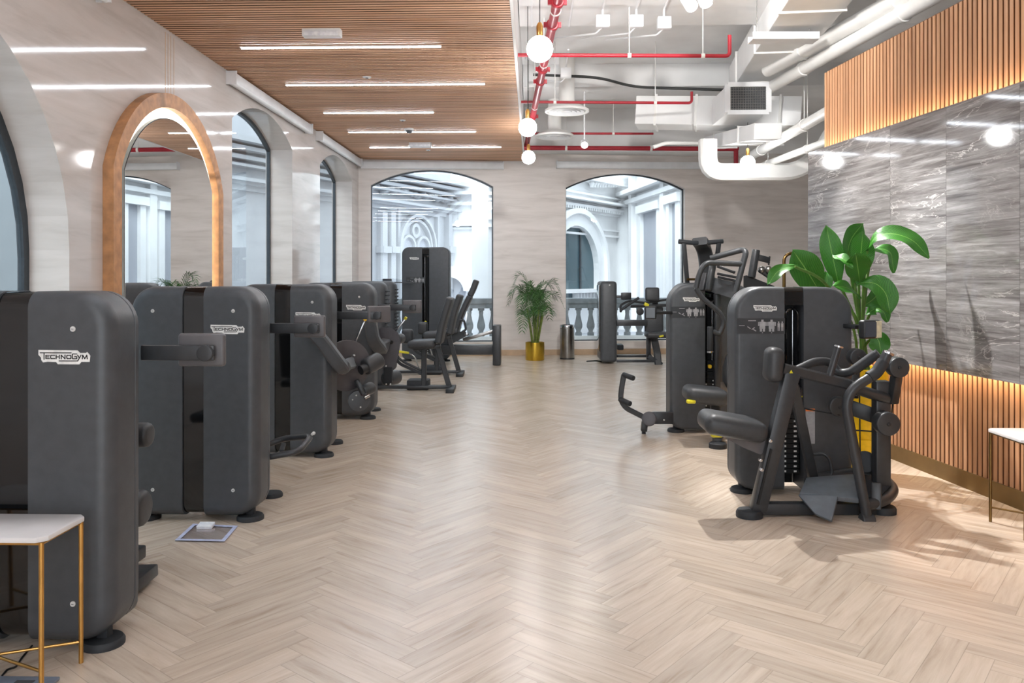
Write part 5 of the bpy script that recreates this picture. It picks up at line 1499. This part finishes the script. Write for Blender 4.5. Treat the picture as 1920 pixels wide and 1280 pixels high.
for (pa, pb) in ((740, 818),):
    sa, sb = U(f, pa, 400, A0)[0], U(f, pb, 400, A0)[0]; zt = U(f, 776, 402, A0)[1]
    m.prism([(sa, zt), (sb, zt), (sb, zt + .1), (sa, zt + .1)], f, 0, .14)
    m.prism([(sa, zt - 3), (sa + .12, zt - 3), (sa + .12, zt), (sa, zt)], f, 0, .14); m.prism([(sb - .12, zt - 3), (sb, zt - 3), (sb, zt), (sb - .12, zt)], f, 0, .14)
m.build('panel_frame', 'facade_dimmed', t, smooth=False)
# plain front with the big smooth arch
t, f, L = facade('hall_arch_front', 'plain white hall front with one smooth arch, beyond the window behind the leg press', 838, 27.5, 1010, 27.0)
a0 = at(838, HOR, 27.5); a0.z = 0; b0 = at(1010, HOR, 27.0); b0.z = 0; A0 = (a0, (b0 - a0).normalized())
MB().prism([(-.6, -3), (L + 1, -3), (L + 1, 5.8), (-.6, 5.8)], f, -.6, 0).build('wall', 'facade', t, smooth=False)
s_, z_ = U(f, 848, 545, A0)
r = U(f, 893, 545, A0)[0] - s_
archring(t, f, s_, z_, r * .55, r * 1.0, .35, a0=0, a1=math.pi * .55, drop=0)
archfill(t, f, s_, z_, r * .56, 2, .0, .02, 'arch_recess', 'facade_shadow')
for (y0, y1, k) in ((430, 426, .12), (424, 420, .25), (385, 379, .2), (366, 360, .4)):
    band(t, f, -.6, L + 1, U(f, 880, y0, A0)[1], U(f, 880, y1, A0)[1], k)
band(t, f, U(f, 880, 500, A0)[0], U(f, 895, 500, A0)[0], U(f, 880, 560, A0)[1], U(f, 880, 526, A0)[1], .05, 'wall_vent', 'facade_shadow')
# front with the glazed arch
t, f, L = facade('gallery_front', 'white gallery front with glazed arch and upper balustrade, beyond the other end window', 1040, 21.6, 1185, 25.4)
a0 = at(1040, HOR, 21.6); a0.z = 0; b0 = at(1185, HOR, 25.4); b0.z = 0; A0 = (a0, (b0 - a0).normalized())
MB().prism([(-3, -3), (L + .6, -3), (L + .6, 5.4), (-3, 5.4)], f, -.5, 0).build('wall', 'facade', t, smooth=False)
for (y0, y1, k) in ((395, 391, .12), (386, 381, .25), (374, 370, .4), (360, 357, .15), (426, 423, .1), (438, 434, .1), (334, 328, .4)):
    band(t, f, -3, L + .6, U(f, 1062, y0, A0)[1], U(f, 1062, y1, A0)[1], k)
m = MB(); z0, z1 = U(f, 1062, 391, A0)[1], U(f, 1062, 386, A0)[1]
for i in range(44):
    s = -.5 + i * (L + 1) / 43; m.prism([(s, z0), (s + .06, z0), (s + .06, z1), (s, z1)], f, .1, .25)
m.build('dentils', 'facade', t, smooth=False)
s_, z_ = U(f, 1072, 505, A0); r = (U(f, 1112, 505, A0)[0] - s_)
archfill(t, f, s_, z_, r, .8, -.01, .02, 'glazing', 'facade_glass')
archring(t, f, s_, z_, r, r * 1.28, .2, drop=.9); archring(t, f, s_, z_, r * 1.28, r * 1.4, .3, drop=.9)
band(t, f, s_ + r * .3, s_ + r * .36, z_ - .8, z_ + r * .9, .06, 'glazing_bar', 'window_frame')
band(t, f, -2, U(f, 1128, 545, A0)[0], U(f, 1062, 549, A0)[1], U(f, 1062, 542, A0)[1], .35, 'sill')
for i in range(8):
    s0 = U(f, 1072 + i * 6, 550, A0)[0]; band(t, f, s0, s0 + .05, U(f, 1072, 561, A0)[1], U(f, 1072, 550, A0)[1], .2, 'sill_baluster', 'facade')
m = None
for i in range(11):
    s0, zz = U(f, 1098 + i * 5, 352, A0); z1 = U(f, 1098 + i * 5, 335, A0)[1]
    c = f(s0, 0, .2); MB().lathe([(.05, zz), (.05, zz + .05), (.09, zz + .12), (.04, z1 - .06), (.06, z1)], c, 12).build('upper_baluster', 'facade', t)
for px in (1163,):
    c = f(U(f, px, 500, A0)[0], 0, .1)
    MB().lathe([(.26, -2), (.25, zpx(374, 24.6)), (.36, zpx(372, 24.6)), (.36, zpx(364, 24.6)), (.3, 5.4)], c, 24).build('column', 'facade', t)
# side front with tall door openings
t, f, L = facade('doorway_front', 'white side wall with tall grey doorways, seen at the outer edge of the end window', 1172, 24.8, 1330, 17.9)
a0 = at(1172, HOR, 24.8); a0.z = 0; b0 = at(1330, HOR, 17.9); b0.z = 0; A0 = (a0, (b0 - a0).normalized())
MB().prism([(0, -3), (L + .05, -3), (L + .05, 5.6), (0, 5.6)], f, -.6, 0).build('wall', 'facade', t, smooth=False)
for (pa, pb, yt) in ((1208, 1238, 398), (1262, 1274, 380)):
    sa, sb = U(f, pa, 500, A0)[0], U(f, pb, 500, A0)[0]; zt = U(f, pa, yt + 2, A0)[1]
    band(t, f, sa, sb, 0, zt, .02, 'doorway', 'facade_shadow')
    band(t, f, sa - .22, sa, 0, zt + .2, .12, 'door_casing'); band(t, f, sb, sb + .25, 0, zt + .2, .12, 'door_casing'); band(t, f, sa - .3, sb + .3, zt, zt + .22, .18, 'door_head')
for px in (1190, 1250):
    s0 = U(f, px, 500, A0)[0]; band(t, f, s0 - .15, s0 + .15, -1, 5.6, .15, 'pilaster')
zc = U(f, 1200, 378, A0)[1]
for dz, k in ((0, .2), (.25, .4), (.8, .25)): band(t, f, 0, L + .05, zc + dz, zc + dz + .12, k)
# hall floor outside and the pale wall beyond the side windows
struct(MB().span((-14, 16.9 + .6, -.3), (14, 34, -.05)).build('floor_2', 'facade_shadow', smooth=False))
struct(MB().span((-7.2, -3, -.4), (-7., 22, 6.2)).build('wall_gallery_left', 'gallery_paint', smooth=False))
struct(MB().span((-7., -3, -.3), (-5.45, 17.4, -.02)).build('floor_3', 'gallery_paint', smooth=False))
